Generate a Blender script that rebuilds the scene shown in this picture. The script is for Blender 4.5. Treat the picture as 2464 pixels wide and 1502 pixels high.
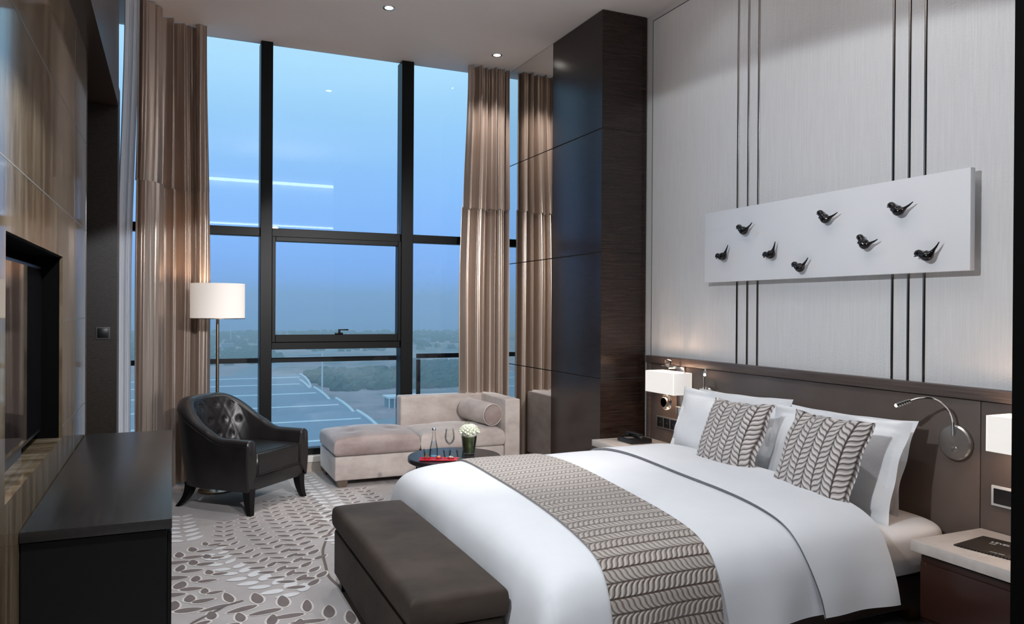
import bpy, bmesh, math, random
from mathutils import Vector, Matrix
random.seed(7)
S = bpy.context.scene
C = S.collection
for o in list(bpy.data.objects):
    bpy.data.objects.remove(o)
pi = math.pi; sin = math.sin; cos = math.cos

# ------------------------------------------------------------------ camera
cam = bpy.data.cameras.new('camera'); camo = bpy.data.objects.new('camera', cam); C.objects.link(camo)
YAW, PIT, ROL = .418, -.0033, .0062
fw = Vector((sin(YAW)*cos(PIT), cos(YAW)*cos(PIT), sin(PIT)))
r0 = Vector((cos(YAW), -sin(YAW), 0)); u0 = r0.cross(fw)
rt = r0*cos(ROL)+u0*sin(ROL); up = -r0*sin(ROL)+u0*cos(ROL)
m = Matrix((rt, up, -fw)).transposed().to_4x4(); m.translation = Vector((0, 0, 1.45))
camo.matrix_world = m
cam.sensor_width = 36; cam.lens = 1845/2464*36; cam.clip_start = .05; cam.clip_end = 6000
S.camera = camo

# ------------------------------------------------------------------ world (dusk sky)
W = bpy.data.worlds.new('dusk'); S.world = W; W.use_nodes = True
nt = W.node_tree; nt.nodes.clear()
out = nt.nodes.new('ShaderNodeOutputWorld'); bg = nt.nodes.new('ShaderNodeBackground')
tc = nt.nodes.new('ShaderNodeTexCoord'); sep = nt.nodes.new('ShaderNodeSeparateXYZ'); rp = nt.nodes.new('ShaderNodeValToRGB')
nt.links.new(tc.outputs['Generated'], sep.inputs[0])
mr = nt.nodes.new('ShaderNodeMapRange'); mr.inputs[1].default_value = -.1; mr.inputs[2].default_value = .5
nt.links.new(sep.outputs[2], mr.inputs[0]); nt.links.new(mr.outputs[0], rp.inputs[0])
rp.color_ramp.elements[0].position = .10; rp.color_ramp.elements[0].color = (.14, .33, .74, 1)
rp.color_ramp.elements[1].position = 1; rp.color_ramp.elements[1].color = (.52, .86, 1.05, 1)
for p, c in ((.17, (.19, .42, 1.02)), (.225, (.23, .49, 1.12)), (.40, (.28, .58, 1.08)), (.55, (.34, .66, 1.0)), (.67, (.46, .80, 1.03))):
    e = rp.color_ramp.elements.new(p); e.color = (*c, 1)
nz = nt.nodes.new('ShaderNodeTexNoise'); nz.inputs['Scale'].default_value = 3; nz.inputs['Detail'].default_value = 4
mpn = nt.nodes.new('ShaderNodeMapping'); mpn.inputs['Scale'].default_value = (1, 1, 5)
nt.links.new(tc.outputs['Generated'], mpn.inputs[0]); nt.links.new(mpn.outputs[0], nz.inputs[0])
mr2 = nt.nodes.new('ShaderNodeMapRange'); mr2.inputs[3].default_value = .97; mr2.inputs[4].default_value = 1.09
nt.links.new(nz.outputs[0], mr2.inputs[0]); nt.links.new(rp.outputs[0], bg.inputs[0])
nt.links.new(mr2.outputs[0], bg.inputs[1]); nt.links.new(bg.outputs[0], out.inputs[0])
S.view_settings.view_transform = 'Standard'; S.view_settings.look = 'None'; S.view_settings.gamma = 1
S.view_settings.use_curve_mapping = False
S.view_settings.exposure = 0.0

# ------------------------------------------------------------------ main lights
def light(name, kind, loc, energy, col, aim=None, **kw):
    d = bpy.data.lights.new(name, kind); d.energy = energy; d.color = col
    for k, v in kw.items(): setattr(d, k, v)
    o = bpy.data.objects.new(name, d); C.objects.link(o); o.location = loc
    if aim: o.rotation_euler = Vector(aim).to_track_quat('-Z', 'Y').to_euler()
    return o
a_, t_ = math.radians(30), math.radians(-66)
light('key_lamp', 'SPOT', (.2, 1.95, 2.5), 180, (.90, .95, 1), (cos(t_)*cos(a_), cos(t_)*sin(a_), sin(t_)), spot_size=math.radians(150), spot_blend=.03, shadow_soft_size=.05)
light('added_ceiling_fill', 'SPOT', (1.4, 2.3, 2.75), 150, (1, .94, .91), (.05, .35, 1), spot_size=math.radians(150), spot_blend=1, shadow_soft_size=.08)  # added fill without a fixture, aimed up to brighten the ceiling

light('added_window_side_fill', 'SPOT', (1.7, -.3, 2.85), 1050, (1, .96, .94), (.15, 6.8, -2.1), spot_size=math.radians(34), spot_blend=.6, shadow_soft_size=.06)  # added fill from behind the camera, brightens daybed, armchair and curtains

# ------------------------------------------------------------------ helpers
def setp(o, label=None, cat=None, group=None, kind=None):
    if label: o['label'] = label
    if cat: o['category'] = cat
    if group: o['group'] = group
    if kind: o['kind'] = kind
    return o
def thing(name, loc, label, cat, group=None, rz=0):
    o = bpy.data.objects.new(name, None); C.objects.link(o); o.location = loc; o.rotation_euler = (0, 0, rz); o.empty_display_size = .1
    return setp(o, label, cat, group)
class MB:
    def __init__(s): s.v = []; s.f = []; s.m = []; s.uv = {}
    def add(s, vs, fs, mi=0, uvs=None):
        n = len(s.v); s.v += [tuple(v) for v in vs]
        for f in fs:
            if uvs: s.uv[len(s.f)] = [uvs[i] for i in f]
            s.f.append(tuple(i+n for i in f)); s.m.append(mi)
        return s
    def bm(s, b, mi=0, M=None):
        b.verts.ensure_lookup_table()
        for i, v in enumerate(b.verts): v.index = i
        s.add([(M @ v.co if M else v.co) for v in b.verts], [[v.index for v in f.verts] for f in b.faces], mi); b.free(); return s
    def box(s, x0, x1, y0, y1, z0, z1, r=0, seg=2, mi=0, M=None):
        b = bmesh.new(); bmesh.ops.create_cube(b, size=1)
        bmesh.ops.scale(b, vec=(x1-x0, y1-y0, z1-z0), verts=b.verts)
        bmesh.ops.translate(b, vec=((x0+x1)/2, (y0+y1)/2, (z0+z1)/2), verts=b.verts)
        if r > 0: bmesh.ops.bevel(b, geom=b.edges[:], offset=r, segments=seg, affect='EDGES', profile=.5)
        return s.bm(b, mi, M)
    def lathe(s, prof, n=32, mi=0, M=None, c=(0, 0, 0)):
        vs = []; fs = []
        for r, z in prof:
            for i in range(n):
                a = 2*pi*i/n; p = Vector((c[0]+r*cos(a), c[1]+r*sin(a), c[2]+z)); vs.append(M @ p if M else p)
        for j in range(len(prof)-1):
            for i in range(n): fs.append((j*n+i, j*n+(i+1) % n, (j+1)*n+(i+1) % n, (j+1)*n+i))
        if prof[0][0] > 1e-5: fs.append(tuple(range(n))[::-1])
        if prof[-1][0] > 1e-5: fs.append(tuple((len(prof)-1)*n+i for i in range(n)))
        return s.add(vs, fs, mi)
    def tube(s, pts, rad, n=10, mi=0, cap=True):
        pts = [Vector(p) for p in pts]; rad = rad if isinstance(rad, (list, tuple)) else [rad]*len(pts)
        vs = []; fs = []; ref = None
        for k, p in enumerate(pts):
            t = (pts[min(k+1, len(pts)-1)]-pts[max(k-1, 0)]).normalized()
            if ref is None: ref = Vector((0, 0, 1)) if abs(t.z) < .9 else Vector((1, 0, 0))
            a = (ref-t*ref.dot(t)).normalized(); ref = a; b = t.cross(a)
            for i in range(n): vs.append(p+(a*cos(2*pi*i/n)+b*sin(2*pi*i/n))*rad[k])
        for j in range(len(pts)-1):
            for i in range(n): fs.append((j*n+i, j*n+(i+1) % n, (j+1)*n+(i+1) % n, (j+1)*n+i))
        if cap: fs.append(tuple(range(n))[::-1]); fs.append(tuple((len(pts)-1)*n+i for i in range(n)))
        return s.add(vs, fs, mi)
    def ball(s, c, r, sc=(1, 1, 1), mi=0, sub=2, M=None):
        b = bmesh.new(); bmesh.ops.create_icosphere(b, subdivisions=sub, radius=r)
        bmesh.ops.scale(b, vec=sc, verts=b.verts)
        if M: bmesh.ops.transform(b, matrix=M, verts=b.verts)
        bmesh.ops.translate(b, vec=c, verts=b.verts); return s.bm(b, mi)
    def grid(s, P, nu, nv, mi=0, uv=None, flip=False):
        vs = [P(i/nu, j/nv) for j in range(nv+1) for i in range(nu+1)]; fs = []
        uvs = [uv(i/nu, j/nv) for j in range(nv+1) for i in range(nu+1)] if uv else None
        for j in range(nv):
            for i in range(nu):
                a = j*(nu+1)+i; q = (a, a+1, a+nu+2, a+nu+1); fs.append(q[::-1] if flip else q)
        return s.add(vs, fs, mi, uvs)
    def prism(s, poly, z0, z1, mi=0):
        n = len(poly); vs = [(x, y, z0) for x, y in poly]+[(x, y, z1) for x, y in poly]
        fs = [tuple(range(n))[::-1], tuple(range(n, 2*n))]+[(i, (i+1) % n, n+(i+1) % n, n+i) for i in range(n)]
        return s.add(vs, fs, mi)
    def build(s, name, mats, parent=None, sharp=35, smooth=True, loc=None):
        me = bpy.data.meshes.new(name); me.from_pydata(s.v, [], s.f)
        for mt in (mats if isinstance(mats, (list, tuple)) else [mats]): me.materials.append(mt)
        for p, mi in zip(me.polygons, s.m): p.material_index = mi; p.use_smooth = smooth
        if s.uv:
            L = me.uv_layers.new(name='UVMap')
            for fi, us in s.uv.items():
                for k, li in enumerate(me.polygons[fi].loop_indices): L.data[li].uv = us[k]
        b = bmesh.new(); b.from_mesh(me); bmesh.ops.recalc_face_normals(b, faces=b.faces) if getattr(s, 'recalc', True) else None; b.to_mesh(me); b.free()
        if smooth: me.set_sharp_from_angle(angle=math.radians(sharp))
        o = bpy.data.objects.new(name, me); C.objects.link(o)
        if parent is not None: o.parent = parent
        if loc: o.location = loc
        return o
def struct(o, label=None): return setp(o, label, None, None, 'structure')
def catmull(pts, n):
    out = []; P = [pts[0]]+list(pts)+[pts[-1]]
    for i in range(1, len(P)-2):
        for k in range(n):
            t = k/n; a, b, c, d = P[i-1], P[i], P[i+1], P[i+2]
            out.append(tuple(.5*((2*b[q])+(-a[q]+c[q])*t+(2*a[q]-5*b[q]+4*c[q]-d[q])*t*t+(-a[q]+3*b[q]-3*c[q]+d[q])*t**3) for q in range(len(b))))
    out.append(tuple(pts[-1])); return out
def lerp(a, b, t): return a+(b-a)*t
def sstep(a, b, x):
    t = max(0, min(1, (x-a)/(b-a))); return t*t*(3-2*t)

# ------------------------------------------------------------------ materials
class NB:
    def __init__(s, name):
        s.m = bpy.data.materials.new(name); s.m.use_nodes = True; s.t = s.m.node_tree; s.N = s.t.nodes
        s.b = s.N['Principled BSDF']; s.out = s.N['Material Output']
    def n(s, t, **kw):
        x = s.N.new(t)
        for k, v in kw.items(): setattr(x, k, v)
        return x
    def l(s, a, b): s.t.links.new(a, b)
    def set(s, **kw):
        for k, v in kw.items():
            k = k.replace('_', ' '); s.b.inputs[k].default_value = (*v, 1) if isinstance(v, tuple) and len(v) == 3 else v
        return s
    def coord(s, scale=(1, 1, 1), kind='Object'):
        c = s.n('ShaderNodeTexCoord'); mp = s.n('ShaderNodeMapping'); mp.inputs['Scale'].default_value = scale
        s.l(c.outputs[kind], mp.inputs[0]); return mp.outputs[0]
    def noise(s, vec, scale=5, detail=4, rough=.55):
        x = s.n('ShaderNodeTexNoise'); x.inputs['Scale'].default_value = scale; x.inputs['Detail'].default_value = detail; x.inputs['Roughness'].default_value = rough
        s.l(vec, x.inputs['Vector']); return x.outputs[0]
    def ramp(s, fac, els):
        x = s.n('ShaderNodeValToRGB'); E = x.color_ramp.elements
        E[0].position, E[0].color = els[0][0], (*els[0][1], 1); E[1].position, E[1].color = els[-1][0], (*els[-1][1], 1)
        for p, c in els[1:-1]: e = E.new(p); e.color = (*c, 1)
        s.l(fac, x.inputs[0]); return x.outputs[0]
    def bump(s, h, strength=.3, dist=.01):
        x = s.n('ShaderNodeBump'); x.inputs['Strength'].default_value = strength; x.inputs['Distance'].default_value = dist
        s.l(h, x.inputs['Height']); s.l(x.outputs[0], s.b.inputs['Normal']); return s
    def math(s, op, a, b=None, c=None):
        x = s.n('ShaderNodeMath', operation=op)
        for i, v in enumerate((a, b, c)):
            if v is None: continue
            if isinstance(v, (int, float)): x.inputs[i].default_value = v
            else: s.l(v, x.inputs[i])
        return x.outputs[0]
def plain(name, col, rough=.5, metal=0, **kw):
    return NB(name).set(Base_Color=col, Roughness=rough, Metallic=metal, **kw).m
def noisy(name, c1, c2, scale=(1, 1, 1), ns=6, rough=.5, bump=0, bscale=None, bd=.002, detail=5, **kw):
    b = NB(name).set(Roughness=rough, **kw); v = b.coord(scale)
    f = b.noise(v, ns, detail); b.l(b.ramp(f, [(.3, c1), (.7, c2)]), b.b.inputs['Base Color'])
    if bump:
        v2 = b.coord(bscale or scale); b.bump(b.noise(v2, ns*4 if not bscale else 1, 3), bump, bd)
    return b.m
M = {}
M['ceil'] = noisy('ceiling_paint', (.72, .68, .66), (.76, .72, .70), ns=1.5, rough=.7)
M['dark_wood'] = noisy('dark_veneer', (.018, .012, .010), (.034, .024, .020), (40, 40, 2.5), 1, .30, .15, (60, 60, 260), .0008)
M['dark_wood'].node_tree.nodes['Principled BSDF'].inputs['Specular IOR Level'].default_value = .6
def veneer():
    b = NB('column_veneer').set(Roughness=.2, Specular_IOR_Level=.45); v = b.coord((6, 6, 120)); f = b.noise(v, 1, 4)
    b.l(b.ramp(f, [(.3, (.008, .004, .003)), (.7, (.028, .016, .012))]), b.b.inputs['Base Color'])
    b.bump(b.noise(b.coord((8, 8, 320)), 1, 3), .25, .001); return b.m
M['veneer'] = veneer()
M['desk_wood'] = noisy('desk_wood', (.010, .009, .0085), (.018, .016, .015), (60, 3, 60), 1, .33, .2, (220, 6, 200), .0006)
M['black_wood'] = plain('black_wood', (.004, .0035, .0035), .4, Specular_IOR_Level=.25)
M['near_black'] = plain('matte_dark_panel', (.0015, .0015, .0015), .7, Specular_IOR_Level=.05)
M['frame'] = plain('black_aluminium', (.003, .0033, .004), .4, Specular_IOR_Level=.2)
M['chrome'] = plain('chrome', (.75, .74, .73), .14, 1)
M['steel'] = plain('brushed_steel', (.62, .60, .58), .28, 1)
M['bronze'] = plain('bronze', (.30, .24, .19), .28, 1)
M['strip'] = plain('polished_strip', (.30, .29, .29), .18, 1)
M['groove'] = plain('dark_groove', (.02, .018, .016), .6)
M['mirror'] = plain('mirror', (.80, .79, .77), .015, 1)
M['white_paint'] = plain('white_sill', (.62, .60, .56), .5)
M['stone_white'] = noisy('pale_stone', (.50, .46, .43), (.62, .57, .53), ns=14, rough=.3)
M['duvet'] = noisy('white_cotton', (.65, .67, .70), (.70, .72, .755), ns=3, rough=.75, bump=.12, bscale=(9, 9, 9), bd=.01)
M['sheet'] = noisy('sheet_cotton', (.68, .68, .69), (.73, .73, .74), ns=3, rough=.75, bump=.25, bscale=(6, 14, 10), bd=.012)
M['pillow'] = noisy('pillow_cotton', (.72, .735, .76), (.78, .79, .81), ns=3, rough=.75, bump=.35, bscale=(11, 11, 11), bd=.014)
M['black_plastic'] = plain('black_plastic', (.01, .01, .011), .35)
M['socket_frame'] = plain('socket_frame', (.35, .34, .33), .3, .6)
M['red'] = plain('red_lacquer', (.42, .015, .03), .25)
M['white_gloss'] = plain('white_board', (.82, .84, .88), .45)
M['bird'] = plain('black_glaze', (.006, .006, .007), .08)
M['leather'] = noisy('black_leather', (.008, .007, .0075), (.014, .012, .012), ns=9, rough=.38, bump=.2, bscale=(160, 160, 160), bd=.0006, Specular_IOR_Level=.6)
M['wallfab'] = None
def wallfab():
    b = NB('silver_wallcovering').set(Roughness=.42, Specular_IOR_Level=.6)
    v = b.coord((1, 70, 90)); x = b.n('ShaderNodeTexVoronoi'); x.inputs['Scale'].default_value = 1; b.l(v, x.inputs['Vector'])
    v2 = b.coord((1, 160, 5)); f = b.noise(v2, 1, 2)
    b.l(b.ramp(f, [(.3, (.70, .705, .71)), (.7, (.76, .765, .775))]), b.b.inputs['Base Color'])
    h = b.math('ADD', x.outputs['Distance'], b.math('MULTIPLY', f, .6)); b.bump(h, .35, .0022); return b.m
M['wallfab'] = wallfab()
M['wallborder'] = plain('wall_border', (.60, .60, .60), .5)
M['leatherpanel'] = noisy('taupe_leather_panel', (.105, .080, .070), (.125, .098, .085), ns=5, rough=.42, bump=.1, bscale=(90, 90, 90), bd=.0008)
M['rail_wood'] = noisy('headboard_rail_wood', (.060, .045, .040), (.13, .10, .09), (20, 3, 160), 1, .4, .1, (20, 6, 300), .0006)
def wallpaper():
    b = NB('brown_grasscloth').set(Roughness=.4); v = b.coord((40, 40, 330)); f = b.noise(v, 1, 4)
    b.l(b.ramp(f, [(.3, (.012, .008, .005)), (.7, (.045, .030, .021))]), b.b.inputs['Base Color']); b.bump(f, .3, .002); return b.m
M['wallpaper'] = wallpaper()
def marble():
    b = NB('brown_travertine').set(Roughness=.07, Specular_IOR_Level=.55)
    v = b.coord((1, 4.5, .55)); f = b.noise(v, 2.4, 8, .65); g = b.noise(b.coord((1, 30, 2)), 1, 5, .6)
    h = b.math('ADD', b.math('MULTIPLY', f, .65), b.math('MULTIPLY', g, .35))
    b.l(b.ramp(h, [(.34, (.045, .029, .014)), (.47, (.105, .076, .044)), (.58, (.18, .142, .095)), (.70, (.26, .235, .185))]), b.b.inputs['Base Color']); return b.m
M['marble'] = marble()
def satin():
    b = NB('bronze_satin').set(Base_Color=(.50, .41, .35), Roughness=.30, Specular_IOR_Level=.8, Metallic=.7)
    b.b.inputs['Sheen Weight'].default_value = .1; b.b.inputs['Sheen Roughness'].default_value = .4
    b.bump(b.noise(b.coord((500, 500, 30)), 1, 2), .08, .001); return b.m
M['satin'] = satin()
def sheer():
    b = NB('sheer_voile').set(Base_Color=(.86, .86, .90), Roughness=.8)
    tl = b.n('ShaderNodeBsdfTranslucent'); tl.inputs[0].default_value = (.7, .72, .78, 1)
    tr = b.n('ShaderNodeBsdfTransparent'); m1 = b.n('ShaderNodeMixShader'); m1.inputs[0].default_value = .08; m2 = b.n('ShaderNodeMixShader'); m2.inputs[0].default_value = .02
    b.l(b.b.outputs[0], m1.inputs[1]); b.l(tl.outputs[0], m1.inputs[2]); b.l(m1.outputs[0], m2.inputs[1]); b.l(tr.outputs[0], m2.inputs[2]); b.l(m2.outputs[0], b.out.inputs[0]); return b.m
M['sheer'] = sheer()
def pane(name='window_glass', tint=(.95, .97, 1), ior=1.5, k=1.0):
    b = NB(name); fr = b.n('ShaderNodeFresnel'); fr.inputs[0].default_value = ior; fk = b.math('MULTIPLY', fr.outputs[0], k)
    tr = b.n('ShaderNodeBsdfTransparent'); tr.inputs[0].default_value = (*tint, 1)
    gl = b.n('ShaderNodeBsdfGlossy'); gl.inputs['Roughness'].default_value = .0
    mx = b.n('ShaderNodeMixShader'); b.l(fk, mx.inputs[0]); b.l(tr.outputs[0], mx.inputs[1]); b.l(gl.outputs[0], mx.inputs[2]); b.l(mx.outputs[0], b.out.inputs[0]); return b.m
M['glass'] = pane()
M['thin_glass'] = pane('clear_glass', (.985, .992, .99), 1.45, .6)
def solidglass(name, col, rough=0):
    return NB(name).set(Base_Color=col, Roughness=rough, Transmission_Weight=1.0, IOR=1.45).m
M['crystal'] = solidglass('crystal', (1, .96, .93))
def velvet(name, c1, c2, dark=None, ns=4, rough=.55, sheen=.5):
    b = NB(name).set(Roughness=rough); f = b.noise(b.coord((1, 1, 1.6)), ns, 6, .6)
    els = [(.30, c1), (.65, c2)]
    b.l(b.ramp(f, els), b.b.inputs['Base Color'])
    b.b.inputs['Sheen Weight'].default_value = sheen; b.b.inputs['Sheen Roughness'].default_value = .35
    b.bump(b.noise(b.coord((12, 12, 12)), 1, 4), .25, .008); return b.m
M['velvet'] = velvet('taupe_velvet', (.33, .275, .255), (.50, .44, .41))
M['velvet_top'] = velvet('rose_taupe_velvet', (.22, .16, .15), (.36, .29, .275))
M['velvet_brown'] = velvet('brown_velvet', (.018, .011, .007), (.052, .036, .026), ns=3, sheen=.0, rough=.8)
def shade(name, col, em, base=(.8, .78, .74)):
    b = NB(name).set(Base_Color=base, Roughness=.8); b.b.inputs['Emission Color'].default_value = (*col, 1); b.b.inputs['Emission Strength'].default_value = em; return b.m
M['shade_floor'] = shade('floor_lamp_shade', (1, .86, .76), .32)
M['shade_bed'] = shade('bedside_lamp_shade', (1, .93, .88), .42)
M['led'] = shade('lit_led', (1, .95, .85), 60)
M['downled'] = shade('lit_downlight', (1, .95, .88), 14)
M['cove'] = shade('lit_cove_strip', (.80, .90, 1.0), 14)
# herringbone leaf velvet, driven by UV in metres
def leafcloth(name, light=(.42, .37, .33), dark=(.085, .05, .035), row=.1, sp=.024):
    b = NB(name).set(Roughness=.5); tc = b.n('ShaderNodeTexCoord'); sp_ = b.n('ShaderNodeSeparateXYZ'); b.l(tc.outputs['UV'], sp_.inputs[0])
    U, V = sp_.outputs[0], sp_.outputs[1]
    q = b.math('FRACT', b.math('DIVIDE', V, row)); d = b.math('MULTIPLY', b.math('ABSOLUTE', b.math('SUBTRACT', q, .5)), 2.0)   # 0 centre of row, 1 at seam
    bend = b.math('ADD', b.math('MULTIPLY', d, 1.7), b.math('MULTIPLY', b.math('SINE', b.math('MULTIPLY', d, 5.6)), .22))
    ph = b.math('ADD', b.math('DIVIDE', U, sp), bend)
    fr = b.math('FRACT', ph); prof = b.math('SUBTRACT', 1.0, b.math('ABSOLUTE', b.math('SUBTRACT', b.math('MULTIPLY', fr, 2.0), 1.0)))
    prof = b.math('POWER', prof, .5)
    edge = b.math('MINIMUM', b.math('MULTIPLY', b.math('SUBTRACT', 1.0, d), 9.0), 1.0)
    mid = b.math('MINIMUM', b.math('ADD', b.math('MULTIPLY', d, 6.0), .25), 1.0)
    h = b.math('MULTIPLY', b.math('MULTIPLY', prof, edge), mid)
    b.l(b.ramp(h, [(.2, dark), (.58, tuple(.65*x for x in light)), (.8, light)]), b.b.inputs['Base Color'])  # groove occlusion painted into the base colour of the brown velvet
    b.b.inputs['Sheen Weight'].default_value = .3; b.bump(h, .9, .008); return b.m
M['leafcloth'] = leafcloth('leaf_quilted_velvet')
M['leafcush'] = leafcloth('leaf_quilted_satin', (.60, .55, .53), (.06, .04, .034), .112, .029)
M['leafcush'].node_tree.nodes['Principled BSDF'].inputs['Roughness'].default_value = .36
M['carpet'] = noisy('carpet_pile', (.37, .34, .335), (.45, .42, .415), ns=3, rough=.95, bump=.3, bscale=(260, 260, 260), bd=.003)
M['cleaf'] = noisy('carpet_leaf', (.14, .115, .11), (.19, .155, .15), ns=9, rough=.95, bump=.3, bscale=(260, 260, 260), bd=.003)
M['cout'] = noisy('carpet_leaf_outline', (.60, .56, .53), (.66, .62, .59), ns=9, rough=.95)
M['cwhite'] = noisy('carpet_pale_leaf', (.60, .60, .61), (.68, .68, .69), ns=9, rough=.95)
M['cline'] = plain('carpet_line', (.14, .11, .10), .95)

# ================================================================== THE SETTING
YW = 6.98; ZC = 3.765; XR = 3.44; XL = -.43
# --- floor with its woven leaf pattern
fm = MB(); fm.box(-.9, 3.6, -1.6, 7.2, -.12, 0)
LZ = [0]
def leaf(c, ang, L, w, outl=True, mi=1):
    c = Vector(c); LZ[0] = (LZ[0]+.00007) % .0006; dz_ = LZ[0]
    def sh(L, w, z, mi):
        n = 14; z += dz_; vs = [(c.x, c.y, z)]
        for k in range(n):
            t = 2*pi*k/n; lx = cos(t)*L/2; ly = sin(t)*w/2*(1-.25*cos(t))*(abs(sin(t))**.25)
            vs.append((c.x+lx*cos(ang)-ly*sin(ang), c.y+lx*sin(ang)+ly*cos(ang), z))
        fm.add(vs, [(0, 1+k, 1+(k+1) % n) for k in range(n)], mi)
    if outl: sh(L+.022, w+.02, .0012, 2); sh(L, w, .0024, mi)
    else: sh(L, w, .0018, mi)
def resample(pts, step):
    P = [Vector(p) for p in catmull(pts, 8)]; out = [P[0]]; acc = 0
    for a, b in zip(P, P[1:]):
        d = (b-a).length
        while acc+d >= step:
            t = (step-acc)/d; a = a.lerp(b, t); out.append(a.copy()); d = (b-a).length; acc = 0
        acc += d
    return out
def sprig(pts, step, L, w, spread, outl=True, mi=1, g0=.75, g1=1.2, off=.6):
    P = resample(pts, step); n = len(P)
    for i, p in enumerate(P):
        t = (P[min(i+1, n-1)]-P[max(i-1, 0)]).normalized(); g = lerp(g0, g1, i/max(1, n-1)); a = math.atan2(t.y, t.x)
        for sgn in (1, -1):
            an = a+pi-sgn*spread+random.uniform(-.12, .12)
            d = Vector((cos(an), sin(an)))
            leaf(p+d*L*g*off, an, L*g, w*g*random.uniform(.8, 1.1), outl, mi)
dark_sprigs = [
 [(.33, 5.48), (.31, 5.13), (.35, 4.9), (.42, 4.70), (.49, 4.47), (.57, 4.28), (.66, 4.06)],
 [(.49, 5.62), (.48, 5.3), (.52, 5.04), (.57, 4.8), (.63, 4.51), (.69, 4.30), (.74, 4.1)],
 [(.67, 5.95), (.65, 5.6), (.67, 5.32), (.70, 5.05), (.72, 4.75), (.76, 4.45)],
 [(.81, 6.05), (.82, 5.7), (.83, 5.4), (.85, 5.1), (.87, 4.84)],
 [(.95, 6.2), (.95, 5.8), (.97, 5.45), (.99, 5.15)],
 [(1.25, 6.1), (1.24, 5.7), (1.22, 5.3), (1.2, 4.9)], [(1.4, 6.1), (1.42, 5.7), (1.43, 5.3), (1.42, 4.8)]]
for P in dark_sprigs: sprig(P, .105, .085, .036, .95)
for P in ([(.2, 5.0), (.06, 4.82), (-.1, 4.7)], [(.2, 4.74), (.06, 4.58), (-.1, 4.45)], [(.2, 4.45), (.06, 4.3), (-.1, 4.2)], [(.16, 4.16), (.03, 4.0), (-.1, 3.92)]):
    sprig(P, .12, .11, .055, .75)
for P in ([(.24, 4.9), (.27, 4.66), (.32, 4.5), (.37, 4.36), (.45, 4.22), (.54, 4.08), (.63, 3.98)], [(.07, 5.75), (.07, 5.4), (.09, 5.1)], [(1.04, 6.75), (1.06, 6.4), (1.07, 6.1), (1.08, 5.8), (1.07, 5.5), (1.05, 5.2)]):
    sprig(P, .10, .105, .055, 1.0, False, 3)
sprig([(.28, 3.98), (.42, 3.90), (.56, 3.76), (.68, 3.60), (.8, 3.44)], .14, .15, .05, .85, g0=1, g1=1.1)
sprig([(.18, 3.8), (.30, 3.72), (.44, 3.6), (.58, 3.42), (.7, 3.2)], .15, .14, .06, .9)
sprig([(.05, 3.6), (.2, 3.5), (.36, 3.3), (.5, 3.05)], .15, .14, .06, .9)
def ribbon(pts, w, mi, z=.0016):
    P = [Vector(p) for p in catmull(pts, 8)]; vs = []
    for i, p in enumerate(P):
        t = (P[min(i+1, len(P)-1)]-P[max(i-1, 0)]).normalized(); nn = Vector((-t.y, t.x))*w/2
        vs += [(p.x+nn.x, p.y+nn.y, z), (p.x-nn.x, p.y-nn.y, z)]
    fm.add(vs, [(2*i, 2*i+1, 2*i+3, 2*i+2) for i in range(len(P)-1)], mi)
ribbon([(.05, 3.72), (.10, 3.81), (.18, 3.89), (.25, 3.96), (.33, 4.0)], .018, 4)
ribbon([(1.02, 5.15), (.93, 4.97), (.88, 4.81), (.83, 4.62), (.80, 4.37), (.785, 4.16), (.82, 3.94)], .016, 4)
for P in ([(1.0, 4.5), (.96, 4.35), (.93, 4.15)], [(.93, 4.9), (1.0, 4.7), (1.05, 4.5)]): sprig(P, .09, .09, .045, 1, False, 3)
floor = struct(fm.build('floor', [M['carpet'], M['cleaf'], M['cout'], M['cwhite'], M['cline']], smooth=False), 'taupe carpet woven with grey leaf sprigs')
# --- ceiling with soffit over the entrance side
cm = MB(); cm.box(-.9, 3.6, -.36, 7.05, ZC, ZC+.12); cm.box(-.9, 3.6, -1.6, -.5, 3.06, 3.16); cm.box(-.9, 3.6, -.5, -.46, 3.06, ZC)
struct(cm.build('ceiling', M['ceil'], smooth=False))
cv = MB(); cv.box(.55, 3.15, -.40, -.37, 3.69, 3.74); struct(cv.build('trim_1', M['cove'], smooth=False), 'lit cove strip under the ceiling edge')
cv = MB(); cv.box(.6, 2.95, -.42, -.40, 2.93, 2.96); cv.box(.6, 2.95, -.46, -.42, 2.96, 3.06, mi=1)
struct(cv.build('trim_2', [M['cove'], M['ceil']], smooth=False), 'lit strip below the soffit')
# --- walls
wm = MB(); wm.box(XR, 3.6, -1.6, 5.2, 0, ZC+.1); wm.box(XR-.004, XR+.01, 2.0, 5.043, 1.10, 3.71, mi=1)
wm.box(XR-.0045, XR+.01, 5.043, 5.049, 1.10, 3.716, mi=2); wm.box(XR-.0045, XR+.01, 2.0, 5.049, 3.71, 3.716, mi=2)
struct(wm.build('wall_right', [M['wallborder'], M['wallfab'], M['groove']], smooth=False), 'silver textured wallcovering above the headboard')
wm = MB(); wm.box(-.9, 3.6, -1.75, -1.6, 0, ZC+.1); struct(wm.build('wall_back', M['wallborder'], smooth=False))
ct = MB(); ct.box(3.42, 3.44, 4.9, 5.11, ZC-.006, ZC)
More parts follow.
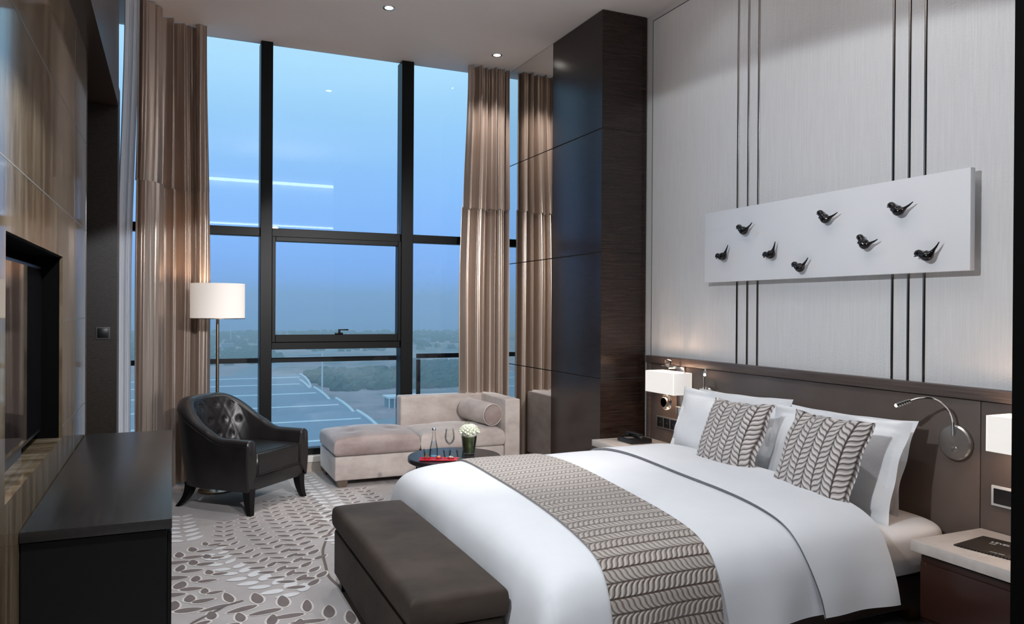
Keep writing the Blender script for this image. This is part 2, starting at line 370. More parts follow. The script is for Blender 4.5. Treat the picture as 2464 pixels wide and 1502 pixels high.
# left marble wall around the television niche
NY0, NY1, NZ0, NZ1 = 2.57, 3.815, .885, 1.665
wm = MB(); X0, X1 = -.80, XL
wm.box(X0, X1, -1.6, NY0, 0, 2.84); wm.box(X0, X1, NY1, 4.80, 0, 2.84); wm.box(X0, X1, NY0, NY1, 0, NZ0); wm.box(X0, X1, NY0, NY1, NZ1, 2.84)
wm.box(-.62, -.585, NY0, NY1, NZ0, NZ1, mi=2); wm.box(-.6, X1-.012, NY1-.004, NY1+.001, NZ0, NZ1, mi=2); wm.box(-.6, X1-.012, NY0, NY1, NZ1-.004, NZ1+.001, mi=2)
for z in (.93, 1.39, 1.87, 2.34):
    for a, b in (((NY1+.0, 4.8), ) if NZ0 < z < NZ1 else ((-1.6, 4.8),)): wm.box(X1-.002, X1+.0006, a, b, z-.0022, z+.0022, mi=1)
for y in (1.3, 4.25): wm.box(X1-.002, X1+.0006, y-.002, y+.002, 0, 2.84, mi=1)
wm.box(X1-.02, X1+.002, 4.80, 4.812, 0, 2.84, mi=3)
struct(wm.build('wall_left', [M['marble'], plain('stone_joint', (.16, .15, .13), .6), M['near_black'], M['strip']], smooth=False), 'polished brown travertine wall with a television niche')
wm = MB(); wm.box(-.9, -.34, -1.6, 5.97, 2.84, ZC+.05)
struct(wm.build('trim_3', M['dark_wood'], smooth=False), 'dark veneered bulkhead above the stone wall')
wm = MB(); wm.box(-.9, -.345, 5.97, 6.2, 0, 3.0); struct(wm.build('wall_pier', M['wallpaper'], smooth=False), 'brown grasscloth pier beside the curtains')
wm = MB(); wm.box(-.98, -.9, -1.6, 7.2, 0, ZC+.1); struct(wm.build('wall_left_outer', M['near_black'], smooth=False))
# dark column + mirror
col = MB(); zs = [0, .92, 1.895, 2.85, ZC]
for a, b in zip(zs, zs[1:]): col.box(3.02, 3.425, 5.115, 5.95, a+.004, b-.004, .0015, 1)
col.box(3.026, 3.418, 5.121, 5.944, 0, ZC, mi=1); col.box(3.415, XR, 5.135, 5.95, 0, ZC, mi=1)
struct(col.build('wall_column', [M['veneer'], M['groove']]), 'dark glossy veneered column between mirror and headboard wall')
mt = thing('mirror_panel', (3.03, 6.46, 0), 'floor to ceiling mirrored wall panel in seamed sheets beside the right curtain', 'mirror')
for a, b in zip(zs, zs[1:]):
    q = MB(); q.box(-.01, .01, -.508, .50, a+.004, b-.004); q.build('mirror_sheet', M['mirror'], mt, smooth=False)
q = MB(); q.box(.012, .03, -.51, .5, 0, ZC); q.build('backing_board', M['groove'], mt, smooth=False)
# dark partition end on the near right
q = MB(); q.box(2.565, 3.44, .6, 1.66, 0, ZC); struct(q.build('wall_partition', M['near_black'], smooth=False), 'black wall edge at the right side of the view')
# window wall
win = bpy.data.objects.new('window_1', None); C.objects.link(win); win.location = (0, YW, 0); struct(win, 'floor to ceiling black framed window')
def wbox(name, x0, x1, y0, y1, z0, z1, mat='frame', r=.004):
    q = MB(); q.box(x0, x1, y0, y1, z0, z1, r, 1); return q.build(name, M[mat], win)
wbox('mullion', .70, .80, -.03, .13, .14, ZC); wbox('mullion', 1.955, 2.07, -.03, .13, .14, ZC)
wbox('transom', -.9, .70, 0, .10, 2.075, 2.15); wbox('transom', .80, 1.955, 0, .10, 2.075, 2.15); wbox('transom', 2.07, 3.02, 0, .10, 2.075, 2.15)
wbox('bottom_rail', -.9, .70, 0, .1, .14, .20); wbox('bottom_rail', .80, 1.955, 0, .1, .14, .20); wbox('bottom_rail', 2.07, 3.02, 0, .1, .14, .20)
wbox('bottom_rail', .80, 1.955, 0, .1, 1.085, 1.15)
sash = bpy.data.objects.new('sash', None); C.objects.link(sash); sash.parent = win
for b_ in ((.80, .83, 1.15, 2.075), (1.925, 1.955, 1.15, 2.075), (.83, 1.925, 1.15, 1.215), (.83, 1.925, 2.035, 2.075)):
    q = MB(); q.box(b_[0], b_[1], -.025, .07, b_[2], b_[3], .003, 1); q.build('sash_bar', M['frame'], sash)
q = MB(); q.box(1.345, 1.415, -.045, -.02, 1.215, 1.232, .003); q.box(1.372, 1.39, -.06, -.035, 1.225, 1.262, .003); q.box(1.372, 1.46, -.065, -.045, 1.252, 1.264, .003)
q.build('handle', M['frame'], sash)
for x0, x1, z0, z1 in ((-.9, .70, 2.15, ZC), (.80, 1.955, 2.15, ZC), (2.07, 3.02, 2.15, ZC), (-.9, .70, .20, 2.075), (.83, 1.925, 1.215, 2.035), (.80, 1.955, .20, 1.085), (2.07, 3.02, .20, 2.075)):
    q = MB(); q.grid(lambda u, v: (lerp(x0, x1, u), .045, lerp(z0, z1, v)), 1, 1); q.build('glass_pane', M['glass'], win, smooth=False)
q = MB(); q.box(-.9, 3.02, 6.93, 7.12, 0, .085); q.box(-.9, 3.02, 6.915, 7.12, .085, .14, .004, 1, 1); struct(q.build('wall_window', [noisy('beige_wall', (.42, .37, .32), (.46, .41, .36), ns=4), M['white_paint']]), 'low beige upstand with white sill under the window')
# balcony rail outside
br = thing('balcony_railing', (1.1, 7.45, 0), 'black metal guard rail with glass infill outside the window', 'railing')
for x0, x1, z in ((-2.0, 1.02, .985), (1.16, 2.9, .998)):
    q = MB(); q.box(x0, x1, -.02, .02, z-.045, z); q.build('handrail', M['frame'], br)
for x in (-.3, 1.16):
    q = MB(); q.box(x, x+.035, -.018, .018, -.05, .94); q.build('post', M['frame'], br)
q = MB(); q.grid(lambda u, v: (lerp(-1.9, 2.9, u), .0, lerp(.02, .93, v)), 1, 1); q.build('glass_infill', M['glass'], br, smooth=False)

# chrome strips on the headboard wall
yy = [4.05, 3.95, 3.855, 2.85, 2.755, 2.665]
wh = ['leftmost', 'second from left', 'third from left', 'fourth from left', 'second from right', 'rightmost']
for y, w_ in zip(yy, wh):
    q = MB(); vs = []
    q.tube([(XR-.004, y, 1.10), (XR-.004, y, ZC)], .008, 10); o = q.build('metal_strip', M['strip'])
    setp(o, f'slim polished vertical metal strip on the silver wall, {w_} of six', 'trim strip', 'metal strips on the headboard wall')

# ================================================================== CEILING LIGHTS
def downlight(x, y, label, power=75):
    t = thing('downlight', (x, y, ZC), label, 'ceiling light', 'recessed downlights')
    q = MB(); q.lathe([(.032, -.001), (.045, -.004), (.05, -.001), (.05, .0)], 28); q.build('trim_ring', M['chrome'], t)
    q = MB(); q.lathe([(.0001, -.0025), (.030, -.002), (.032, -.001)], 24); q.build('lens', M['downled'], t)
    light('downlight_beam', 'SPOT', (x, y, ZC-.03), power, (1, .95, .92), (0, 0, -1), spot_size=math.radians(100), spot_blend=.6, shadow_soft_size=.03)
for k, (x, y) in enumerate(((2.1, 2.95), (2.1, 4.05), (.45, 4.5), (2.95, 2.6), (2.95, 4.1))):
    light('room_downlight', 'SPOT', (x, y, ZC-.02), (48, 48, 85, 9, 5)[k], (.93, .96, 1), (0, 0, -1), spot_size=math.radians((75, 75, 80, 140, 140)[k]), spot_blend=.7, shadow_soft_size=.05)
downlight(1.52, 5.79, 'small recessed ceiling spotlight nearest the camera, by the top picture edge')
downlight(2.70, 6.45, 'small recessed ceiling spotlight above the daybed by the right curtain')

# ================================================================== CURTAINS
def curtain(name, path, zt, zb, amp, folds, seed, mat, label, seam=None, gather=.0, cat='curtain', nu=420, flare=.0, shift=(0, 0)):
    rnd = random.Random(seed); P = [Vector(p) for p in catmull(path, 14)]
    Ls = [0]
    for a, b in zip(P, P[1:]): Ls.append(Ls[-1]+(b-a).length)
    LT = Ls[-1]
    def at(s):
        s = max(0, min(1, s))*LT
        for i in range(len(P)-1):
            if s <= Ls[i+1] or i == len(P)-2:
                t = (s-Ls[i])/(Ls[i+1]-Ls[i]); p = P[i].lerp(P[i+1], t); d = (P[i+1]-P[i]).normalized(); return p, Vector((d.y, -d.x))
    ph = [rnd.uniform(0, 6.28) for _ in range(8)]
    def prof(s, z):
        w = s+.012*sin(5*s*6.28/1+ph[0])+.006*sin(z*1.1+ph[1]+s*9)
        top = sstep(2.5, 3.7, z)
        a = sin(w*folds*2*pi+ph[2]); a = math.copysign(abs(a)**.8, a)
        b = sin(w*folds*2*pi*1.93+ph[3]+z*.25); c = sin(w*folds*2*pi*.47+ph[4])
        c2 = sin(w*folds*2*pi*3.7+ph[5]+.6*z)
        dd = amp*(.62*a*(1-.25*top)+.26*b*(1-.1*top)+.35*c+.10*c2*(.4+top))
        return dd
    nz = 70
    def mk(z0, z1, off, nm, wob):
        q = MB(); q.recalc = False
        def Pf(u, v):
            z = lerp(z0, z1, v); p, n = at(u); top = sstep(1.5, zt, z)
            cen = P[0].lerp(P[-1], .5)
            d = prof(u, z)+off
            if wob: d += wob*(1-v)**6
            g = gather*top
            pp = p+(at(.5)[0]-p)*g + n*d
            sl = shift[0]*top, shift[1]*top
            zz = z+(.012*sin(u*folds*6.28+1)*(1-v)**8 if wob else 0)
            return (pp.x+sl[0], pp.y+sl[1], zz)
        q.grid(Pf, nu, nz if z1-z0 > 1 else 20)
        return q.build(nm, mat, None, sharp=80)
    if seam:
        t = thing(name, (P[0].x, P[0].y, 0), label, cat)
        for z0, z1, off, nm, wob in ((zb, seam+.02, -.004, 'lower_cloth', 0), (seam, zt, .008, 'upper_cloth', .008)):
            o = mk(z0, z1, off, nm, wob); o.parent = t; o.matrix_parent_inverse = Matrix.Translation((-P[0].x, -P[0].y, 0))
        return t
    o = mk(zb, zt, 0, name, 0); return setp(o, label, cat)
curtain('curtain', [(.295, 6.80), (.12, 6.82), (-.03, 6.74), (-.10, 6.55), (-.17, 6.36), (-.268, 6.31)], ZC-.005, .015, .062, 6.3, 3, M['satin'], 'bronze satin curtain hanging in folds behind the floor lamp', seam=2.38, gather=.10)
curtain('curtain', [(2.49, 6.80), (2.64, 6.83), (2.8, 6.81), (2.985, 6.80)], ZC-.005, .015, .06, 5.2, 11, M['satin'], 'bronze satin curtain hanging behind the daybed against the mirror', seam=2.40, gather=.16, shift=(.03, 0))
curtain('sheer_curtain', [(-.262, 6.24), (-.29, 6.25), (-.32, 6.24), (-.365, 6.25)], ZC-.005, .015, .016, 2.2, 5, M['sheer'], 'white sheer voile curtain between the grasscloth pier and the satin curtain', cat='curtain', shift=(.045, 0), nu=160)

# ================================================================== LEFT SIDE: TELEVISION, SWITCH, DESK
t = thing('television', (-.535, 3.19, .92), 'black flat television set into the stone wall niche', 'television')
q = MB(); q.box(-.03, .03, -.60, .585, .0, .70, .006); q.build('body', M['black_plastic'], t)
q = MB(); q.box(.0305, .034, -.585, .57, .02, .685); q.build('screen', plain('tv_screen', (.01, .01, .012), .03, Specular_IOR_Level=.9), t, smooth=False)
q = MB(); q.box(-.02, .02, -.2, .2, -.035, .0); q.build('foot', M['black_plastic'], t)
t = thing('light_switch', (-.430, 5.968, 1.27), 'square dark light switch on the grasscloth pier', 'switch')
q = MB(); q.box(-.044, .044, -.008, 0, -.043, .043, .003); q.build('frame', plain('switch_frame', (.10, .09, .085), .5), t)
q = MB(); q.box(-.034, .034, -.011, -.0075, -.033, .033, .002); q.build('rocker', M['black_plastic'], t)
t = thing('desk', (-.21, 3.78, 0), 'long dark wood console desk under the television', 'desk')
q = MB(); q.box(-.218, .215, -1.0, 1.01, .715, .75, .003, 2); q.build('desktop', M['desk_wood'], t)
q = MB(); q.box(-.218, .200, -.985, .995, .06, .712, .003, 1); q.build('body', M['black_wood'], t)
q = MB(); q.box(-.21, .17, -.95, .96, 0, .06); q.build('plinth', M['near_black'], t)
for k in range(3):
    q = MB(); y0 = -.97+k*.655; q.box(.199, .214, y0, y0+.645, .08, .70, .003, 1); q.build('door', M['black_wood'], t)

# ================================================================== FLOOR LAMP
t = thing('floor_lamp', (.335, 6.50, 0), 'floor lamp with white drum shade behind the leather armchair', 'lamp')
q = MB(); q.lathe([(.001, 0), (.14, 0), (.14, .012), (.13, .018), (.02, .022), (.012, .03)], 36); q.build('base', M['bronze'], t)
q = MB(); q.lathe([(.0125, .02), (.0125, 1.45), (.008, 1.5)], 16); q.build('pole', M['bronze'], t)
q = MB(); q.lathe([(.202, 1.362), (.204, 1.362), (.204, 1.64), (.202, 1.64), (.2, 1.64), (.2, 1.362), (.202, 1.362)], 56); q.build('lamp_shade', M['shade_floor'], t)
q = MB(); q.lathe([(.2045, 1.362), (.2055, 1.362), (.2055, 1.368), (.2045, 1.368)], 56); q.build('shade_rim', M['bronze'], t)
q = MB(); q.ball((0, 0, 1.5), .03, (1, 1, 1.3)); q.build('bulb', shade('lit_bulb', (1, .80, .6), 8), t)
light('floor_lamp_glow', 'POINT', (.335, 6.50, 1.57), 9, (1, .66, .42), shadow_soft_size=.04)

# ================================================================== ARMCHAIR
t = thing('armchair', (.475, 6.07, 0), 'black leather tub armchair with buttoned back and splayed dark legs', 'armchair', rz=math.radians(45.6-0))
# local frame: +x right of the sitter's front edge, -y is forward
WX = .335
def plan(a):      # a 0..1 along the U from the left front round the back to the right front
    if a < .22: k = a/.22; return (-WX, lerp(-.345, .02, k)), (-1, 0), 0
    if a > .78: k = (1-a)/.22; return (WX, lerp(-.345, .02, k)), (1, 0), 0
    th = (a-.5)/.28*pi/2; x = WX*math.copysign(abs(sin(th))**.86, th); y = .02+.345*abs(cos(th))**.86
    nx, ny = sin(th), cos(th); return (x, y), (nx, ny), cos(th)
def hgt(c, a):
    return .525+.262*sstep(.13, .43, min(a, 1-a))
btn = []
for r_, (zz, n_, o_) in enumerate(((.70, 4, 0), (.585, 5, 0), (.475, 4, 0))):
    for k in range(n_): btn.append((.5+(k-(n_-1)/2)*.083, zz))
def shell(u, v):
    (x, y), (nx, ny), c = plan(u); h = hgt(c, u); z0 = .165
    back = sstep(.05, .8, c); thk = .085+.03*back
    if v < .38:
        k = v/.38; z = lerp(z0, h-.035, k); o = .012*k+.05*back*k**1.3+.012*sin(pi*k)
    elif v < .56:
        k = (v-.38)/.18; an = pi*k; z = h-.035+.035*sin(an); o = .012+.05*back-(thk/2)*(1-cos(an))
    else:
        k = (v-.56)/.44; z = lerp(h-.035, .26, k); o = .012+.05*back*(1-k)**1.2-thk-.012*sin(pi*k)*(1+back)
        if c > .05 or True:
            dz = 0
            for (ba, bz) in btn:
                du = (u-ba)*1.55; d2 = du*du+(z-bz)**2; dz += math.exp(-d2/.00045)*.014
            o += dz*(1 if c > .02 else 0)
            if c > .1:
                s1 = abs(sin((u*1.55/.1286+z/.23)*pi)); s2 = abs(sin((u*1.55/.1286-z/.23)*pi))
                o += .004*back*((1-s1)**4+(1-s2)**4)
    return (x+nx*o, y+ny*o, z)
q = MB(); q.grid(shell, 150, 90)
# close the arm fronts
for u in (0.0, 1.0):
    vs = [shell(u, j/90) for j in range(91)]; cx_ = sum(v[0] for v in vs)/91; cz_ = sum(v[2] for v in vs)/91; sg = -.012
    mid = [(lerp(v[0], cx_, .12), v[1]+sg, lerp(v[2], cz_, .05)) for v in vs]; n = len(vs)
    q.add(vs+mid+[(cx_, vs[0][1]+sg, cz_)], [(i, i+1, n+i+1, n+i) for i in range(n-1)]+[(n-1, 0, n, 2*n-1)]+[(n+i, n+(i+1) % n, 2*n) for i in range(n)])
q.build('shell', M['leather'], t, sharp=60)
for ba, bz in btn:
    best = min(((shell(ba, .56+.44*k/60)) for k in range(61)), key=lambda p: abs(p[2]-bz))
    q = MB(); q.ball((best[0], best[1], best[2]), .008, (1, 1, 1), 0, 2); q.build('button', M['leather'], t)
for sgn in (0,):   # seam piping along the rim
    q = MB(); q.tube([shell(k/80, .37) for k in range(81)], .0035, 6); q.build('piping', M['leather'], t)
q = MB(); poly = [(-.245, -.355), (.245, -.355), (.245, .02)]+[(.24*cos(a), .02+.20*sin(a)) for a in [pi*k/14 for k in range(1, 14)]]+[(-.245, .02)]
b = bmesh.new(); vs = [b.verts.new((x, y, .262)) for x, y in poly]; f = b.faces.new(vs); r = bmesh.ops.extrude_face_region(b, geom=[f])
bmesh.ops.translate(b, vec=(0, 0, .165), verts=[g for g in r['geom'] if isinstance(g, bmesh.types.BMVert)])
bmesh.ops.recalc_face_normals(b, faces=b.faces); bmesh.ops.bevel(b, geom=[e for e in b.edges if e.calc_face_angle(0) > .6], offset=.016, segments=3, affect='EDGES')
q.bm(b); q.build('seat_cushion', M['leather'], t, sharp=60)
q = MB(); q.tube([(-.24, -.358, .418), (.24, -.358, .418)], .0035, 6); q.tube([(-.235, -.36, .272), (.235, -.36, .272)], .0035, 6); q.build('piping', M['leather'], t)
q = MB(); q.box(-.30, .30, -.345, .2, .165, .262, .008); q.build('apron', M['leather'], t)
for lx, ly, dx, dy in ((-.285, -.315, -.02, -.03), (.285, -.315, .02, -.03), (-.235, .24, -.04, .08), (.235, .24, .04, .08)):
    q = MB(); P = catmull([(lx, ly, .18), (lx+dx*.15, ly+dy*.15, .11), (lx+dx*.5, ly+dy*.5, .05), (lx+dx, ly+dy, 0)], 4); n = len(P)
    for k in range(n):
        w = lerp(.032, .017, k/(n-1)); x, y, z = P[k]; q.v += [(x-w, y-w, z), (x+w, y-w, z), (x+w, y+w, z), (x-w, y+w, z)]
    for k in range(n-1):
        for i in range(4): q.f.append((4*k+i, 4*k+(i+1) % 4, 4*k+4+(i+1) % 4, 4*k+4+i)); q.m.append(0)
    q.f += [(0, 1, 2, 3), (4*n-1, 4*n-2, 4*n-3, 4*n-4)]; q.m += [0, 0]
    q.build('leg', M['black_wood'], t)

# ================================================================== DAYBED
def cushion_box(x0, x1, y0, y1, z0, z1, crown, r=.03, pts=(), nx=40, ny=34, depth=.014):
    """box cushion with a crowned, dimpled top"""
    q = MB(); cx_, cy_ = (x0+x1)/2, (y0+y1)/2; hx, hy = (x1-x0)/2, (y1-y0)/2
    def top(u, v, s=1):
        a, b_ = 2*u-1, 2*v-1
        ea = math.copysign(1-(1-abs(a))**1.6, a) if abs(a) > 0 else 0; eb = math.copysign(1-(1-abs(b_))**1.6, b_)
        X, Y = cx_+ea*hx, cy_+eb*hy; dx_, dy_ = hx-abs(ea)*hx, hy-abs(eb)*hy; e = min(dx_, dy_)
        edge = 0 if e > r else r-math.sqrt(max(0, r*r-(r-e)**2))
        cr = crown*(max(0, 1-ea**2)*max(0, 1-eb**2))**.55
        if s < 0: return (X, Y, z0+edge)
        z = z1-edge+cr
        for px, py in pts: z -= depth*math.exp(-((X-px)**2+(Y-py)**2)/.0035)
        return (X, Y, z)
    q.grid(top, nx, ny); q.grid(lambda u, v: top(u, v, -1), nx, ny, flip=True)
    n = nx+1; vs = []; fs = []
    per = [(i/nx, 0) for i in range(nx)]+[(1, j/ny) for j in range(ny)]+[(1-i/nx, 1) for i in range(nx)]+[(0, 1-j/ny) for j in range(ny)]
    for u, v in per: a = top(u, v, -1); b_ = top(u, v); m_ = ((a[0]+b_[0])/2, (a[1]+b_[1])/2, (a[2]+b_[2])/2); dd = Vector((m_[0]-cx_, m_[1]-cy_)); k = .006/max(.01, dd.length); vs += [a, (m_[0]+dd.x*k, m_[1]+dd.y*k, m_[2]), b_]
    N = len(per)
    for i in range(N):
        j = (i+1) % N; fs += [(3*i, 3*j, 3*j+1, 3*i+1), (3*i+1, 3*j+1, 3*j+2, 3*i+2)]
    q.add(vs, fs); return q
DY0, DY1 = 6.20, 6.87
t = thing('daybed', (2.02, 6.5, 0), 'pale velvet daybed with one arm, in front of the window', 'sofa')
inv = Matrix.Translation((-2.02, -6.5, 0))
def dpart(q, name, mat, sharp=50):
    q.v = [tuple(inv @ Vector(v)) for v in q.v]; return q.build(name, mat, t, sharp=sharp)
q = MB(); q.box(1.205, 2.69, DY0+.004, DY1, .055, .25, .014, 3); dpart(q, 'base', M['velvet'])
dpart(cushion_box(1.2, 1.915, DY0-.004, DY1-.02, .253, .385, .055, .03, [(1.38, 6.42), (1.72, 6.42), (1.38, 6.68), (1.72, 6.68)]), 'seat_cushion', M['velvet_top'])
dpart(cushion_box(1.925, 2.69, DY0-.002, 6.75, .253, .385, .05, .03, [(2.12, 6.4), (2.48, 6.4), (2.12, 6.62), (2.48, 6.62)]), 'seat_cushion', M['velvet'])
q = MB(); q.box(1.90, 2.70, 6.755, DY1+.03, .055, .655, .016, 3); dpart(q, 'backrest', M['velvet'])
q = MB(); q.box(2.695, 2.84, DY0, DY1+.03, .055, .655, .012, 3); dpart(q, 'armrest', M['velvet'])
for x, y in ((1.27, 6.25), (1.27, 6.8), (2.78, 6.25), (2.78, 6.8)):
    q = MB(); b = bmesh.new(); bmesh.ops.create_cone(b, cap_ends=True, segments=4, radius1=.045, radius2=.06, depth=.055)
    bmesh.ops.rotate(b, cent=(0, 0, 0), matrix=Matrix.Rotation(pi/4, 3, 'Z'), verts=b.verts); bmesh.ops.translate(b, vec=(x, y, .0275), verts=b.verts); q.bm(b); dpart(q, 'leg', M['bronze'])
# bolster
ax = Vector((.14, -.5, -.0)).normalized(); c0 = Vector((2.525, 6.72, .525)); c1 = Vector((2.61, 6.285, .513))
t = thing('bolster_cushion', tuple((c0+c1)/2), 'round grey velvet bolster cushion lying against the daybed arm', 'cushion')
L_ = (c1-c0).length; Mx = (c1-c0).to_track_quat('Z', 'Y').to_matrix().to_4x4()
q = MB(); R_ = .098; q.lathe([(R_-.012, -L_/2-.004), (R_, -L_/2+.012), (R_+.003, 0), (R_, L_/2-.012), (R_-.006, L_/2)], 40, M=Mx); q.build('cover', M['velvet'], t)
q = MB(); q.lathe([(.0005, L_/2+.010), (.05, L_/2+.009), (R_-.012, L_/2+.003)], 40, M=Mx); q.build('end_panel', M['velvet_top'], t)
q = MB(); q.lathe([(R_-.003, L_/2-.002), (R_+.0005, L_/2), (R_-.003, L_/2+.003), (R_-.006, L_/2)], 40, M=Mx); q.build('piping', plain('pale_piping', (.55, .50, .46), .6), t)

# ================================================================== ROUND SIDE TABLE AND WHAT STANDS ON IT
TX, TY, TZ = 1.735, 4.84, .47
t = thing('side_table', (TX, TY, 0), 'round black side table between the bed and the daybed', 'table')
q = MB(); q.lathe([(.0005, TZ), (.305, TZ), (.31, TZ-.005), (.31, TZ-.03), (.30, TZ-.036), (.0005, TZ-.036)], 64); q.build('tabletop', plain('black_lacquer', (.010, .008, .010), .34), t)
q = MB(); q.lathe([(.24, TZ-.10), (.25, TZ-.10), (.25, TZ-.036), (.24, TZ-.036)], 48); q.build('apron', M['black_wood'], t)
for k in range(4):
    a = pi/4+k*pi/2+.35; q = MB(); q.box(.215, .255, -.03, .03, 0, TZ-.036, .003, M=Matrix.Rotation(a, 4, 'Z')); q.build('leg', M['black_wood'], t)
def bottle():
    t = thing('bottle', (1.60, 4.87, TZ), 'clear glass water bottle on the round black table', 'bottle'); t.scale = (.8, .8, .76)
    q = MB(); q.lathe([(.0005, .004), (.034, .002), (.036, .008), (.034, .07), (.028, .10), (.018, .15), (.0135, .18), (.0125, .225), (.0145, .228), (.0145, .234)], 32); q.build('body', M['thin_glass'], t)
    q = MB(); q.lathe([(.0005, .008), (.032, .006), (.0325, .07), (.027, .098), (.0205, .132), (.0005, .132)], 32); q.build('water', pane('water', (.88, .93, .95), 1.33, .4), t)
    q = MB(); q.lathe([(.0155, .228), (.016, .230), (.016, .245), (.014, .248), (.0005, .248)], 24); q.build('cap', M['steel'], t)
bottle()
t = thing('wine_glass', (1.69, 4.81, TZ), 'stemmed wine glass beside the water bottle', 'glass'); t.scale = (.92, .92, .86)
q = MB(); q.lathe([(.0005, .003), (.030, .001), (.031, .003), (.006, .007), (.0035, .015), (.0035, .085), (.008, .095), (.026, .112), (.036, .14), (.036, .165), (.029, .215), (.0285, .215), (.0355, .165), (.0352, .14), (.025, .113), (.007, .097), (.0005, .095)], 36); q.build('bowl_and_stem', M['thin_glass'], t)
for (x, y, l_) in ((1.545, 4.84, 'small low clear glass at the left of the tray, beside the bottle'), (1.655, 4.76, 'small low clear glass between bottle and stemmed glass'), (1.735, 4.73, 'small low clear glass at the right end of the red tray')):
    o = MB().lathe([(.0005, .003), (.020, .002), (.024, .03), (.027, .055), (.026, .055), (.022, .03), (.018, .006), (.0005, .006)], 24).build('tumbler', pane('aqua_glass', (.93, .985, .98), 1.5, .7), loc=(x, y, TZ)); setp(o, l_, 'glass', 'small glasses around the tray')
t = thing('tray', (1.585, 4.72, TZ), 'narrow red lacquer tray holding three little snack dishes', 'tray', rz=math.radians(-23.5))
q = MB(); q.box(-.125, .125, -.038, .038, .004, .009, .002); q.box(-.125, .125, -.040, -.034, .006, .014, .002); q.box(-.125, .125, .034, .040, .006, .014, .002); q.build('plate', M['red'], t)
for x in (-.1, .1):
    q = MB(); q.box(x-.008, x+.008, -.03, .03, 0, .005); q.build('foot', M['black_plastic'], t)
Rz = Matrix.Rotation(math.radians(-23.5), 3, 'Z')
food = [((.16, .07, .03), 'tiny red dish with a dark brown snack', 'left'), ((.62, .20, .08), 'tiny red dish with an orange snack', 'middle'), ((.50, .42, .36), 'tiny red dish with a pale snack', 'right')]
for k, (c_, lb, pos) in enumerate(food):
    p = Rz @ Vector(((k-1)*.078, 0, 0)); t = thing('snack_dish', (1.585+p.x, 4.72+p.y, TZ+.009), f'{lb}, {pos} on the red tray', 'dish', 'snack dishes on the red tray')
    q = MB(); q.lathe([(.0005, .002), (.018, .0), (.024, .009), (.023, .009), (.017, .003), (.0005, .003)], 24); q.build('dish', M['red'], t)
    q = MB(); rr = random.Random(k)
    for j in range(7): a = rr.uniform(0, 6.28); r_ = rr.uniform(0, .012); q.ball((r_*cos(a), r_*sin(a), .010+rr.uniform(0, .008)), rr.uniform(.005, .008), (1.1, 1, .8), 0, 1)
    if k == 0: q.lathe([(.004, .012), (.006, .03), (.003, .036), (.0005, .037)], 10)
    q.build('snack', plain('snack_%d' % k, c_, .5), t)
# vase of white flowers
t = thing('flower_vase', (1.835, 4.83, TZ), 'tapered glass vase packed with dark leaves and white flowers', 'vase')
q = MB(); q.lathe([(.0005, .0), (.036, .0), (.040, .006), (.054, .13), (.0525, .13), (.038, .012), (.0005, .012)], 36); q.build('vase', M['thin_glass'], t)
q = MB(); q.lathe([(.0005, .016), (.036, .016), (.040, .04), (.050, .122), (.0005, .125)], 30); q.build('leaf_lining', noisy('dark_leaf', (.012, .020, .006), (.06, .08, .025), ns=30, rough=.35), t)
q = MB(); rr = random.Random(4)
q.ball((0, 0, .150), .052, (1, 1, .75), sub=3)
for k in range(64):
    a = k*2.4; r_ = .004+.062*math.sqrt(k/64); cx_, cy_, cz_ = r_*cos(a), r_*sin(a), .143+.052*(1-(k/64)**1.5)
    for j in range(9):
        b_ = j*2*pi/9; w_ = .009; ca, sa = cos(b_), sin(b_)
        q.add([(cx_, cy_, cz_), (cx_+ca*.010-sa*w_/2, cy_+sa*.010+ca*w_/2, cz_+.006), (cx_+ca*.019, cy_+sa*.019, cz_+.002+.008*rr.random()), (cx_+ca*.010+sa*w_/2, cy_+sa*.010-ca*w_/2, cz_+.006)], [(0, 1, 2, 3)])
    q.ball((cx_, cy_, cz_+.004), .011, sub=1)
q.recalc = False; q.build('white_flowers', noisy('white_petals', (.62, .66, .48), (.85, .87, .78), ns=40, rough=.6), t, smooth=False)
q = MB()
for k in range(14):
    a = rr.uniform(0, 6.28); r_ = rr.uniform(.0, .03); l_ = rr.uniform(.04, .07)
    q.tube([(r_*cos(a)*.5, r_*sin(a)*.5, .17), (r_*cos(a)*.8, r_*sin(a)*.8, .17+l_*.6), (r_*cos(a)*1.1, r_*sin(a)*1.1, .17+l_)], [.0012, .0012, .0006], 5)
q.build('sprigs', plain('sprig_green', (.10, .13, .07), .6), t)

# ================================================================== BED
BC = 3.38
bed = thing('bed', (2.35, BC, 0), 'king size bed with white sheeted mattress on a dark base', 'bed')
bi = Matrix.Translation((-2.35, -BC, 0))
def bpart(q, name, mat, sharp=50):
    q.v = [tuple(bi @ Vector(v)) for v in q.v]; return q.build(name, mat, bed, sharp=sharp)
bpart(MB().box(1.27, 3.37, 2.46, 4.30, .09, .235, .01), 'base', plain('dark_bed_fabric', (.035, .018, .012), .6))
def mat_top(u, v):
    a, b_ = 2*u-1, 2*v-1; return a, b_
q = MB(); hx, hy = 1.07, .965; cx_ = 2.32
def mshape(u, v):     # superellipsoid pad
    th = (u*2-1)*pi; ph_ = (v-.5)*pi
    def sp(x, e): return math.copysign(abs(x)**e, x)
    cz = sp(sin(ph_), .38); cr = max(.0001, abs(cos(ph_)))**.2
    X = cx_+hx*cr*sp(cos(th), .18); Y = BC+hy*cr*sp(sin(th), .18); Z = .355+.125*cz
    return (X, Y, Z)
q.grid(mshape, 160, 40); bpart(q, 'mattress', M['sheet'], 80)
